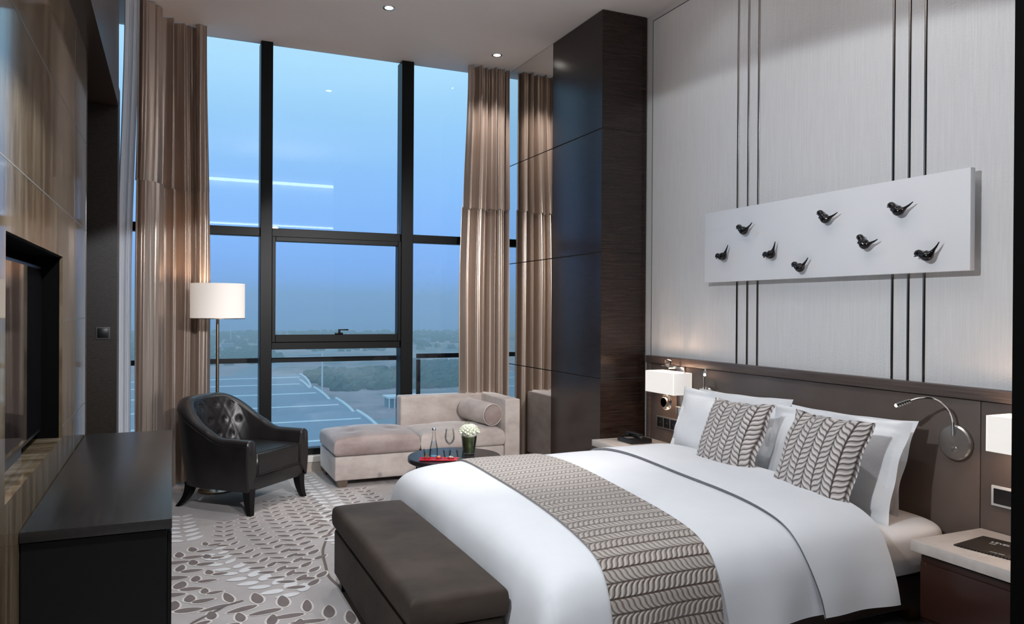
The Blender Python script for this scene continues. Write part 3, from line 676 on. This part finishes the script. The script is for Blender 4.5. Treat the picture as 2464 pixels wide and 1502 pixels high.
for x, y in ((1.4, 2.55), (1.4, 4.2), (3.2, 2.55), (3.2, 4.2), (2.3, 2.55), (2.3, 4.2)):
    bpart(MB().box(x-.035, x+.035, y-.035, y+.035, 0, .09, .004), 'leg', plain('bed_leg_wood', (.12, .05, .02), .4))

# duvet surface: cross profile (distance from the centre line, height) and foot profile
prof_y = catmull([(0, .600), (.35, .598), (.6, .588), (.78, .570), (.90, .545), (.98, .502), (1.03, .430), (1.055, .340), (1.072, .225)], 10)
cum = [0]
for a, b in zip(prof_y, prof_y[1:]): cum.append(cum[-1]+math.hypot(b[0]-a[0], b[1]-a[1]))
def py(s):          # arc length -> (d, z)
    sg = 1 if s >= 0 else -1; s = min(abs(s), cum[-1]-1e-6)
    for i in range(len(cum)-1):
        if s <= cum[i+1]: k = (s-cum[i])/(cum[i+1]-cum[i]); return sg*lerp(prof_y[i][0], prof_y[i+1][0], k), lerp(prof_y[i][1], prof_y[i+1][1], k)
prof_x = catmull([(2.92, .600), (1.75, .598), (1.50, .590), (1.36, .574), (1.27, .545), (1.215, .50), (1.185, .43), (1.172, .33), (1.165, .10)], 10)
cux = [0]
for a, b in zip(prof_x, prof_x[1:]): cux.append(cux[-1]+math.hypot(b[0]-a[0], b[1]-a[1]))
def px(s):
    s = min(max(s, 0), cux[-1]-1e-6)
    for i in range(len(cux)-1):
        if s <= cux[i+1]: k = (s-cux[i])/(cux[i+1]-cux[i]); return lerp(prof_x[i][0], prof_x[i+1][0], k), lerp(prof_x[i][1], prof_x[i+1][1], k)
def sx_of(x):       # arc position on the flat top for x
    for i in range(len(prof_x)-1):
        if prof_x[i+1][0] <= x: k = (prof_x[i][0]-x)/(prof_x[i][0]-prof_x[i+1][0]); return lerp(cux[i], cux[i+1], k)
    return cux[-1]
def wav(x, y):
    return .0035*sin(3.1*x+1.7*y+.5)+.003*sin(5.3*y-2.3*x)+.002*sin(9*x+4*y+1)
def duvet(sx, sy, off=0):
    X, zx = px(sx); d, zy = py(sy); dx_ = .6-zx; dy_ = .6-zy
    dr = (dx_**1.6+dy_**1.6)**(1/1.6); z = .600-dr
    k = 1
    if dx_ > .1 and dy_ > .1: k = 1-.25*min(dx_, dy_)
    Y = BC+d*(1-(1-k)*.25); z = max(z, .10+.08*min(1, dy_/.3))
    hang = sstep(.1, .4, dy_); hx_ = sstep(.1, .45, dx_)
    Y += math.copysign(1, d)*hang*(.010*sin(X*9+1)+.006*sin(X*21)); X -= hx_*(.008*sin(Y*8)+.004*sin(Y*19+1))
    z += wav(X, Y)*(1-hang)*(1-hx_)
    # offset outward
    if off:
        ny_ = sstep(.01, .3, dy_); nx_ = sstep(.01, .3, dx_); Y += math.copysign(off*ny_, d); X -= off*nx_; z += off*(1-max(ny_, nx_)*.9)
    return X, Y, z
SYM = cum[-1]
def skew(y): return .068*(y-3.3)
def sheet(x_head, x_foot, off, mat, name, uv=False, nx=120, ny=200, thick=.014, hem=None, sk=True, flare=None):
    def Pf(u, v):
        sy = lerp(-SYM if hem is None else -hem, SYM if hem is None else hem, v); Y0 = BC+py(sy)[0]
        k = skew(Y0) if sk else 0
        sh = sx_of(x_head+k); sf = cux[-1] if x_foot is None else sx_of(x_foot+k)
        if flare:
            e = sstep(.75, 1.0, abs(sy)/SYM); sh += -flare[0]*e; sf += flare[1]*e
        X, Y, z = duvet(lerp(sf, sh, u), sy, off)
        if flare: e = sstep(.82, 1.0, abs(sy)/SYM); Y += math.copysign(.02*e, sy)
        return X, Y, z
    q = MB(); q.grid(Pf, nx, ny, uv=(lambda u, v: (u*(x_head-(x_foot or 0)), lerp(-SYM, SYM, v))) if uv else None)
    # rolled edges: drop a thickness lip under the rim
    def lip(f):
        vs = [f(i/ny) for i in range(ny+1)]; lo = []
        return vs
    for uu, sgn in ((1.0, -1), (0.0, 1)):
        if uu == 0.0 and x_foot is None: continue
        a = [Pf(uu, j/ny) for j in range(ny+1)]; o_ = []
        for j, p in enumerate(a):
            d_ = p[1]-BC; side = sstep(.9, 1.03, abs(d_)); o_.append((p[0]+sgn*.004, p[1]-math.copysign(thick*side, d_), p[2]-thick*(1-side)))
        uvs = [(0, 0)]*(2*(ny+1)) if uv else None
        q.add(a+o_, [(j, j+1, ny+2+j, ny+1+j) for j in range(ny)], 0, uvs)
    return q
q = sheet(2.86, None, 0, None, 'duvet', thick=.06, nx=150)
t = thing('duvet', (2.0, BC, .5), 'white cotton duvet draped over the bed with its top folded back', 'duvet')
def dv(q, name, mat, par, c):
    q.v = [(v[0]-c[0], v[1]-c[1], v[2]-c[2]) for v in q.v]; return q.build(name, mat, par, sharp=85)
dv(q, 'duvet_cover', M['duvet'], t, (2.0, BC, .5))
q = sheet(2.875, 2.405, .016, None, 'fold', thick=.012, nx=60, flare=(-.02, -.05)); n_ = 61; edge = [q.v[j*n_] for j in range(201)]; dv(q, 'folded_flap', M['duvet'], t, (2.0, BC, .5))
q = MB(); q.tube([(x-.003, y, z-.004) for x, y, z in edge], .0022, 6); dv(q, 'piping', plain('flap_edge_shade', (.10, .10, .11), .7), t, (2.0, BC, .5))  # thin grey tube added as the dark shadow line along the fold edge
q = sheet(1.97, 1.49, .012, None, 'runner', uv=True, nx=60, thick=.012, hem=SYM-.002)
for k in list(q.uv): pass
o = dv(q, 'bed_runner', M['leafcloth'], None, (1.73, BC, .6)); o.location = (1.73, BC, .6)
setp(o, 'taupe bed runner quilted with rows of leaves, across the duvet', 'bed runner')

# pillows
def pillow(w, h, th, seed, flange=0, nu=56, nv=44, row=None, ear=.05):
    rr = random.Random(seed); P = [(rr.uniform(-1, 1), rr.uniform(-1, 1), rr.uniform(.6, 1.6), rr.uniform(0, 6.28)) for _ in range(9)]
    q = MB()
    def f(sgn):
        def Pf(u, v):
            a, b_ = 2*u-1, 2*v-1
            x = a*w/2*(1-ear*(1-b_*b_)*(1)); y = b_*h/2*(1-ear*(1-a*a))
            fa = 1-flange; A0, B0 = abs(a), 1-(1-abs(b_))*h/w; A, B = min(1, abs(a)/fa), min(1, abs(b_)/(1-flange*w/h))
            t_ = max(0, (1-A**2.6))**.55*max(0, (1-B**2.6))**.55
            z = th/2*t_+.002
            wr = 0
            for (px_, py_, fr_, ph_) in P: wr += sin((a*px_+b_*py_)*6*fr_+ph_)
            z += .0026*wr*(.35+(1-t_))
            if flange > .05: z -= .006*math.exp(-((max(A0, B0)-fa)/.012)**2)
            E_ = min(1, (1-max(abs(a), abs(b_)))*22); z *= E_
            fl = (1-t_)*.0016*wr+(.008*sin(a*9+seed)+.006*sin(b_*7+seed*2))*(max(A, B)**6)
            return (x, y, sgn*z+fl)
        return Pf
    uvf = (lambda u, v: (v*h, u*w+.05)) if row else None
    q.grid(f(1), nu, nv, uv=uvf); q.grid(f(-1), nu, nv, uv=uvf, flip=True); return q
def pose(name, q, mat, cen, lean, yaw=0, roll=0, label='', cat='pillow', group=None):
    # local x -> world -y direction (width), local y -> up the lean, local z -> towards the room
    W_ = Vector((0, -1, 0)); U_ = Vector((sin(lean), 0, cos(lean))); N_ = W_.cross(U_)
    R = Matrix((W_, U_, N_)).transposed(); R = Matrix.Rotation(yaw, 3, 'Z') @ R @ Matrix.Rotation(roll, 3, 'Z')
    o = q.build(name, mat, None, sharp=85); o.matrix_world = Matrix.Translation(cen) @ R.to_4x4(); setp(o, label, cat, group); return o
g = 'white pillows against the headboard'
pose('pillow', pillow(.84, .50, .15, 2, .07), M['pillow'], (3.23, 3.84, .69), .30, .02, .02, 'white flanged pillow behind the left pillow, against the headboard', group=g)
pose('pillow', pillow(.87, .50, .17, 3, .10), M['pillow'], (3.075, 3.78, .70), .34, .03, -.01, 'white flanged pillow right behind the left patterned cushion', group=g)
pose('pillow', pillow(.84, .50, .15, 5, .07), M['pillow'], (3.235, 3.0, .675), .30, -.02, .02, 'white flanged pillow rearmost on the side of the right bedside table', group=g)
pose('pillow', pillow(.87, .50, .17, 6, .10), M['pillow'], (3.08, 2.94, .69), .34, .02, .01, 'white flanged pillow right behind the right patterned cushion', group=g)
g = 'leaf patterned cushions on the bed'
pose('cushion', pillow(.47, .46, .13, 8, .03, 60, 60, True, .07), M['leafcush'], (2.86, 3.42, .735), .42, .05, .02, 'silver taupe leaf quilted cushion on the left side of the bed, by the table lamp', 'cushion', g)
pose('cushion', pillow(.47, .46, .13, 9, .03, 60, 60, True, .07), M['leafcush'], (2.86, 2.78, .735), .42, .06, -.02, 'silver taupe leaf quilted cushion on the right side of the bed, larger in view', 'cushion', g)

# ================================================================== BENCH
t = thing('bench', (.965, 3.33, 0), 'brown velvet upholstered bench at the foot of the bed', 'bench')
q = cushion_box(-.19, .19, -.715, .72, .30, .415, .022, .028, (), 40, 90); q.build('seat_cushion', M['velvet_brown'], t, sharp=60)
q = MB(); q.box(-.182, .182, -.70, .71, .06, .297, .014, 3); q.build('base', M['velvet_brown'], t)
for x in (-.14, .14):
    for y in (-.62, .62): q = MB(); q.box(x-.025, x+.025, y-.025, y+.025, 0, .06, .003); q.build('leg', M['black_wood'], t)

# ================================================================== HEADBOARD AND BEDSIDES
t = thing('headboard', (3.43, 3.5, 0), 'long taupe leather wall headboard with a dark wood top rail', 'headboard')
q = MB(); q.box(-.045, .008, -1.84, 1.55, 1.045, 1.10, .003); q.build('top_rail', M['rail_wood'], t)
q = MB(); q.box(-.035, .008, 1.50, 1.55, 0, 1.044, .003); q.build('side_rail', M['rail_wood'], t)
for y0, y1 in ((.84, 1.497), (-1.155, .836), (-1.84, -1.159)):
    q = MB(); q.box(-.030, .008, y0, y1, .0, 1.042, .003); q.build('leather_panel', M['leatherpanel'], t)
def nightstand(y0, y1, label, flip):
    t = thing('nightstand', (3.2, (y0+y1)/2, 0), label, 'nightstand', 'bedside tables'); h = (y1-y0)/2
    q = MB(); q.box(-.265, .195, -h, h, .415, .462, .003); q.build('stone_top', M['stone_white'], t)
    q = MB(); q.box(-.235, .195, -h+.03, h-.03, .12, .402, .003); q.build('body', plain('bedside_wood', (.032, .012, .008), .35), t)
    q = MB(); q.box(-.246, -.234, -h+.035, h-.035, .14, .375, .002); q.build('drawer', plain('bedside_wood_front', (.036, .014, .010), .3), t)
    q = MB(); q.box(-.22, .19, -h+.05, h-.05, .40, .416); q.build('shadow_gap', M['near_black'], t)
    q = MB(); q.box(-.15, .19, -h+.08, h-.08, 0, .12); q.build('plinth', M['near_black'], t)
nightstand(4.50, 5.095, 'bedside table with pale stone top beyond the bed', 0)
nightstand(1.70, 2.335, 'bedside table with pale stone top nearest the camera', 1)
# notepad
t = thing('notepad', (3.17, 2.06, .462), 'dark brown stationery folder with small white lettering on the near bedside table', 'folder', rz=math.radians(8))
q = MB(); q.box(-.12, .12, -.16, .16, 0, .006, .001); q.build('cover', plain('folder_brown', (.022, .015, .010), .5), t)
q = MB()
for k in range(22): q.box(-.124, -.117, -.15+k*.0138, -.146+k*.0138, .001, .007)
q.build('binding_rings', M['black_plastic'], t)
def text(s, size, loc, rz, mat, par):
    c = bpy.data.curves.new('t', 'FONT'); c.body = s; c.size = size; c.extrude = .0003; c.align_x = 'CENTER'
    o = bpy.data.objects.new('t', c); C.objects.link(o); dg = bpy.context.evaluated_depsgraph_get(); me = bpy.data.meshes.new_from_object(o.evaluated_get(dg))
    bpy.data.objects.remove(o); me.materials.clear(); me.materials.append(mat); r = bpy.data.objects.new('lettering', me); C.objects.link(r); r.parent = par; r.location = loc; r.rotation_euler = (0, 0, rz); return r
wt = plain('white_print', (.8, .8, .78), .5)
text('LEVEL', .030, (.045, .055, .0064), -pi/2, wt, t); text('hotel', .013, (.022, .075, .0064), -pi/2, wt, t); text('HOTEL DESK', .010, (-.095, .0, .0064), -pi/2, wt, t)
# telephone
t = thing('telephone', (3.18, 4.88, .462), 'black desk telephone on the far bedside table', 'telephone')
q = MB(); q.box(-.09, .09, -.10, .10, 0, .035, .006); q.build('body', M['black_plastic'], t)
q = MB(); q.tube([(0, -.09, .055), (0, -.03, .062), (0, .03, .062), (0, .09, .055)], [.02, .013, .013, .02], 12); q.ball((0, -.085, .045), .024, (1, 1, .7)); q.ball((0, .085, .045), .024, (1, 1, .7)); q.build('handset', M['black_plastic'], t)
for k in range(3):
    for j in range(3): q = MB(); q.box(-.075+.02*k, -.06+.02*k, -.03+.02*j, -.015+.02*j, .034, .038, .001); q.build('key', M['socket_frame'], t)
# sockets
t = thing('socket_panel', (3.399, 4.73, .605), 'row of black sockets in a grey frame below the far bedside lamp', 'socket')
q = MB(); q.box(-.008, .0, -.175, .175, -.045, .045, .002); q.build('frame', M['socket_frame'], t)
for k in range(4): q = MB(); q.box(-.011, -.006, -.165+k*.084, -.092+k*.084, -.036, .036, .002); q.box(-.0125, -.010, -.133+k*.084, -.127+k*.084, -.004, .002, mi=1); q.build('socket', [M['black_plastic'], M['socket_frame']], t)
t = thing('socket_panel', (3.399, 2.215, .625), 'pale framed socket plate above the near bedside table', 'socket')
q = MB(); q.box(-.009, .0, -.07, .07, -.046, .046, .003); q.build('frame', M['wallborder'], t)
q = MB(); q.box(-.012, -.006, -.057, .057, -.034, .034, .002); q.build('socket', M['black_plastic'], t)
# bedside wall lamps
def bedlamp(y, label):
    t = thing('wall_lamp', (3.40, y, .86), label, 'lamp', 'bedside wall lamps'); X = -.12
    q = MB(); w, d, z0, z1 = .172, .078, -.005, .148; th = .003
    for a in ((X-d, X-d+th, -w, w), (X+d-th, X+d, -w, w), (X-d, X+d, -w, -w+th), (X-d, X+d, w-th, w)): q.box(a[0], a[1], a[2], a[3], z0, z1)
    q.build('lamp_shade', M['shade_bed'], t, smooth=False)
    q = MB(); q.box(-.012, 0, -.045, .045, -.17, .21, .002); q.build('back_plate', M['steel'], t)
    q = MB(); q.tube([(-.01, 0, .178), (X, 0, .178)], .010, 4); q.tube([(X, 0, .178), (X, 0, -.06)], .005, 10); q.build('arm', M['chrome'], t)
    q = MB(); q.lathe([(.045, .190), (.048, .193), (.045, .196), (.0005, .196)], 24, c=(X, 0, 0)); q.build('flange', M['black_plastic'], t)
    q = MB(); q.ball((X, 0, .215), .026, sub=3); q.build('crystal_finial', M['crystal'], t)
    q = MB(); q.lathe([(.0005, -.014), (.046, -.014), (.055, -.008), (.055, .008), (.046, .014), (.0005, .014)], 30, M=Matrix.Translation((X, .02, -.075)) @ Matrix.Rotation(pi/2, 4, 'Y')); q.build('crystal_disc', M['crystal'], t)
    q = MB(); q.lathe([(.034, -.010), (.037, -.008), (.037, .008), (.034, .010), (.034, -.010)], 24, M=Matrix.Translation((X-.016, .02, -.075)) @ Matrix.Rotation(pi/2, 4, 'Y')); q.build('ring', M['chrome'], t)
    q = MB(); q.lathe([(.0005, -.150), (.030, -.150), (.036, -.145), (.036, -.100), (.032, -.098), (.032, -.14)], 24, c=(-.06, -.065, 0)); q.build('cup', M['steel'], t)
    q = MB(); q.tube([(-.05, -.10, .19), (-.05, -.10, -.14)], .005, 8); q.build('rod', M['bronze'], t)
    for dy in (-.07, .07): q = MB(); q.ball((X, dy, .07), .018, (1, 1, 1.3)); q.build('bulb', M['downled'], t)
    light('bedside_glow', 'POINT', (3.40+X, y, .93), 3.4, (1, .62, .38), shadow_soft_size=.03)
bedlamp(4.60, 'box shaded wall lamp over the telephone, left of the bed')
bedlamp(2.01, 'box shaded wall lamp cut by the right picture edge')
# reading lights
def reading(base, pts, label, head_len, led=1.2):
    t = thing('reading_lamp', base, label, 'lamp', 'reading lamps on the headboard'); B = Vector(base)
    q = MB(); q.lathe([(.0005, .0), (.078, .0), (.083, .006), (.083, .020), (.076, .026), (.0005, .028)], 36, M=Matrix.Rotation(-pi/2, 4, 'Y')); q.build('wall_disc', M['steel'], t)
    q = MB(); q.lathe([(.0005, .026), (.012, .026), (.013, .032), (.0005, .034)], 20, M=Matrix.Translation((0, -.005, -.03)) @ Matrix.Rotation(-pi/2, 4, 'Y')); q.build('switch', M['chrome'], t)
    P = [Vector(p)-B for p in catmull(pts, 8)]
    q = MB(); q.tube(P, .0055, 10); q.build('gooseneck', M['chrome'], t)
    d = (P[-1]-P[-3]).normalized(); q = MB(); n = 12; hp = [P[-1]+d*head_len*k/n for k in range(n+1)]
    q.tube(hp, [.0115 if k % 2 else .0095 for k in range(n+1)], 14); q.build('head', M['chrome'], t)
    q = MB(); q.ball(hp[-1]+d*.002, .008, sub=2); q.build('led', M['led'], t)
    light('reading_beam', 'SPOT', tuple(B+hp[-1]+d*.015), led, (1, .94, .85), tuple(d), spot_size=math.radians(70), spot_blend=.5, shadow_soft_size=.01)
reading((3.398, 2.455, .835), [(3.365, 2.452, .87), (3.355, 2.447, .93), (3.34, 2.455, .985), (3.31, 2.475, 1.025), (3.27, 2.50, 1.045), (3.235, 2.535, 1.04), (3.215, 2.56, 1.028)], 'chrome gooseneck reading lamp with round disc, near the right pillow', .065)
reading((3.398, 4.29, .845), [(3.365, 4.29, .875), (3.355, 4.285, .95), (3.34, 4.265, 1.01), (3.30, 4.21, 1.05), (3.25, 4.14, 1.06), (3.20, 4.08, 1.045)], 'chrome gooseneck reading lamp shining above the left pillow', .05)

# ================================================================== BIRD ART
t = thing('wall_art', (3.40, 3.33, 1.88), 'long white relief panel with eight black bird figures above the bed', 'wall art')
q = MB(); q.box(-.05, -.018, -.965, .955, -.237, .237, .002); q.build('panel', M['white_gloss'], t)
q = MB(); q.box(-.018, .036, -.80, .80, -.16, .16); q.build('mounting_frame', M['groove'], t, smooth=False)
birds = [((4.116, 1.797), (3.984, 1.849)), ((3.917, 1.978), (3.771, 1.970)), ((3.667, 1.776), (3.552, 1.839)), ((3.433, 1.711), (3.303, 1.724)),
         ((3.247, 1.998), (3.106, 1.959)), ((2.972, 1.841), (2.849, 1.792)), ((2.783, 1.982), (2.638, 1.957)), ((2.625, 1.721), (2.484, 1.750))]
for (hy, hz), (ty, tz) in birds:
    Hd = Vector((0, hy-3.33, hz-1.88)); Tl = Vector((0, ty-3.33, tz-1.88)); ax_ = Tl-Hd; L = ax_.length; d = ax_.normalized(); nrm = Vector((0, -d.z, d.y))
    if nrm.z < 0: nrm = -nrm
    ox = -.05-.040
    spine = [(0.0, .0, .0015), (.06, .0, .005), (.10, .006, .013), (.18, .009, .0175), (.27, .002, .0175), (.36, -.008, .022), (.48, -.016, .0265), (.58, -.014, .022), (.67, -.007, .013), (.76, .003, .007), (.88, .016, .0045), (1.0, .032, .0022)]
    P = catmull(spine, 4); pts = []; rad = []
    for a, n_, r_ in P: pts.append(Vector((ox, 0, 0))+Hd+d*(a*L)+nrm*n_); rad.append(r_)
    q = MB(); q.tube(pts, rad, 16)
    q.ball(tuple(pts[len(pts)//2]+Vector((-.006, 0, .004))), .022, (.8, 1.5, .6), 0, 2)
    mid = pts[len(pts)//2]; q.tube([mid, Vector((-.045, mid.y, mid.z-.004))], .004, 8)
    q.build('bird', M['bird'], t, sharp=80)

# ================================================================== THE LAND OUTSIDE
GZ = -45
def gmat():
    b = NB('farmland'); b.set(Roughness=.95, Specular_IOR_Level=.1); v = b.coord((1, 1, 1)); f = b.noise(v, .006, 6, .6); g = b.noise(v, .05, 5, .6)
    h = b.math('ADD', b.math('MULTIPLY', f, .65), b.math('MULTIPLY', g, .35))
    b.l(b.ramp(h, [(.34, (.06, .14, .13)), (.42, (.14, .20, .19)), (.48, (.40, .32, .34)), (.62, (.60, .44, .46)), (.70, (.20, .22, .24))]), b.b.inputs['Base Color']); return b.m
q = MB(); q.box(-1500, 2600, 20, 1500, GZ-1, GZ); struct(q.build('ground', gmat(), smooth=False))
RM = plain('shed_roof', (.26, .31, .40), .6); RE = plain('shed_edge', (.85, .88, .9), .6)
t = thing('factory_roof', (0, 380, GZ), 'long pale blue shed roof in stepped vaults far below the window', 'building')
ys = [480, 441, 397, 345, 300, 258, 215]; xs = [72, 66, 66.5, 67.5, 67, 66, 66]
for k in range(6):
    y1, y0 = ys[k], ys[k+1]; xr = xs[k]
    q = MB(); n = 16; vs = []
    for i in range(n+1):
        a = i/n; yy_ = lerp(y1, y0, a); z = 1.0+5.0*math.sqrt(max(0, 1-a**2.4)); vs += [(-200, yy_-380, z), (xr, yy_-380, z)]
    q.add(vs, [(2*i, 2*i+1, 2*i+3, 2*i+2) for i in range(n)])
    q.add([(xr, y1-380, -1)]+[(xr, vs[2*i+1][1], vs[2*i+1][2]) for i in range(n+1)]+[(xr, y0-380, -1)], [tuple(range(n+3))])
    q.recalc = False; q.build('roof_vault', RM, t, smooth=False)
    q = MB(); q.tube([(vs[2*i+1][0], vs[2*i+1][1], vs[2*i+1][2]+.2) for i in range(n+1)], .7, 6); q.tube([(-200, y0-380, 1.4), (xr, y0-380, 1.6)], 1.5, 6); q.tube([(-200, lerp(y1, y0, .45)-380, 5.3), (xr-3, lerp(y1, y0, .45)-380, 5.6)], .55, 5); q.build('roof_edge', RE, t)
q = MB(); q.box(-200, 66, 200-380, 215-380, -2, 3); q.build('end_wall', plain('shed_wall', (.2, .36, .46), .7), t)
# roads
q = MB(); 
def road(pts, w, z=GZ+.15):
    P = [Vector(p) for p in catmull(pts, 8)]; vs = []
    for i, p in enumerate(P):
        d = (P[min(i+1, len(P)-1)]-P[max(i-1, 0)]).normalized(); n_ = Vector((-d.y, d.x))*w/2; vs += [(p.x+n_.x, p.y+n_.y, z), (p.x-n_.x, p.y-n_.y, z)]
    q.add(vs, [(2*i, 2*i+1, 2*i+3, 2*i+2) for i in range(len(P)-1)])
road([(45, 480), (50, 560), (85, 680), (170, 860), (300, 1100)], 22); road([(75, 305), (110, 318), (200, 340), (320, 370)], 14); road([(-100, 700), (60, 760), (300, 800), (700, 900)], 9)
setp(q.build('road', plain('asphalt', (.30, .33, .38), .9), smooth=False), 'pale roads winding through the land beyond the shed roofs', 'road', kind='structure')
# woodland canopy
q = MB(); rr = random.Random(12)
def icos():
    b = bmesh.new(); bmesh.ops.create_icosphere(b, subdivisions=2, radius=1); vs = [v.co*(1+.22*math.sin(v.co.x*9+v.co.y*7+v.co.z*5)) for v in b.verts]; fs = [tuple(v.index for v in f.verts) for f in b.faces]; b.free(); return vs, fs
iv, if_ = icos()
def clump(x0, x1, y0, y1, n, s0, s1):
    for _ in range(n):
        x, y = rr.uniform(x0, x1), rr.uniform(y0, y1); s_ = rr.uniform(s0, s1)
        if x < 76 and y < 500: continue
        k1, k2 = rr.uniform(.8, 1.3), rr.uniform(.6, .95); q.add([(x+v.x*s_*k1, y+v.y*s_, GZ+s_*.4+v.z*s_*k2) for v in iv], if_)
clump(85, 260, 430, 560, 700, 2.2, 4.6); clump(180, 420, 420, 620, 620, 2.4, 5); clump(84, 130, 455, 500, 120, 3, 5)
clump(120, 900, 820, 1100, 420, 2.5, 5); clump(-100, 1100, 1000, 1480, 1300, 3, 6); clump(76, 120, 250, 290, 60, 2, 4); clump(-60, 90, 660, 1000, 200, 2.5, 5)
setp(q.build('woodland', noisy('tree_canopy', (.020, .075, .050), (.055, .13, .085), ns=.3, rough=.95), smooth=False), 'hazy green woodland canopy in the distance outside', 'trees', kind='stuff')
# low pavilion and masts
t = thing('pavilion', (100, 352, GZ), 'small white colonnaded building beyond the shed roofs', 'building')
q = MB(); q.box(-8, 9, -4, 7, 4.6, 5.4); q.build('roof', RE, t, smooth=False)
q = MB(); q.box(-7, 8, 0, 6.5, 0, 4.6); q.build('wall', plain('pavilion_wall', (.16, .30, .36), .8), t, smooth=False)
for k in range(7): q = MB(); q.box(-7.6+k*2.6, -7.1+k*2.6, -3.8, -3.3, 0, 4.6); q.build('column', RE, t, smooth=False)
for x, y, h, lb in ((76, 428, 22, 'tall white mast standing at the edge of the woodland'), (70, 1050, 26, 'distant white mast seen left beside the floor lamp pole')):
    q = MB(); q.lathe([(.5, 0), (.3, h), (.001, h)], 8); o = q.build('mast', RE, loc=(x, y, GZ)); setp(o, lb, 'mast')
for k in range(26):
    pass
# far buildings as individual blocks
rr = random.Random(5)
for k in range(22):
    x = rr.uniform(-60, 760); y = rr.uniform(900, 1450); w = rr.uniform(8, 24); h = rr.uniform(3, 7)
    q = MB(); q.box(-w/2, w/2, -8, 8, 0, h); o = q.build('distant_building', RM, loc=(x, y, GZ), smooth=False)
    setp(o, 'tiny pale building block in the haze near the horizon', 'building', 'distant buildings near the horizon')
# evening haze over the plain
hz = bpy.data.materials.new('evening_haze'); hz.use_nodes = True; ht = hz.node_tree; ht.nodes.clear()
ho = ht.nodes.new('ShaderNodeOutputMaterial'); hs = ht.nodes.new('ShaderNodeVolumeScatter'); hs.inputs['Density'].default_value = .0011; hs.inputs['Color'].default_value = (.93, .95, 1, 1)
ht.links.new(hs.outputs[0], ho.inputs['Volume'])
q = MB(); q.box(-1500, 2600, 21, 1490, GZ+.0, 30); o = q.build('evening_haze', hz, smooth=False); setp(o, 'blue evening haze lying over the land outside', 'haze', kind='stuff')
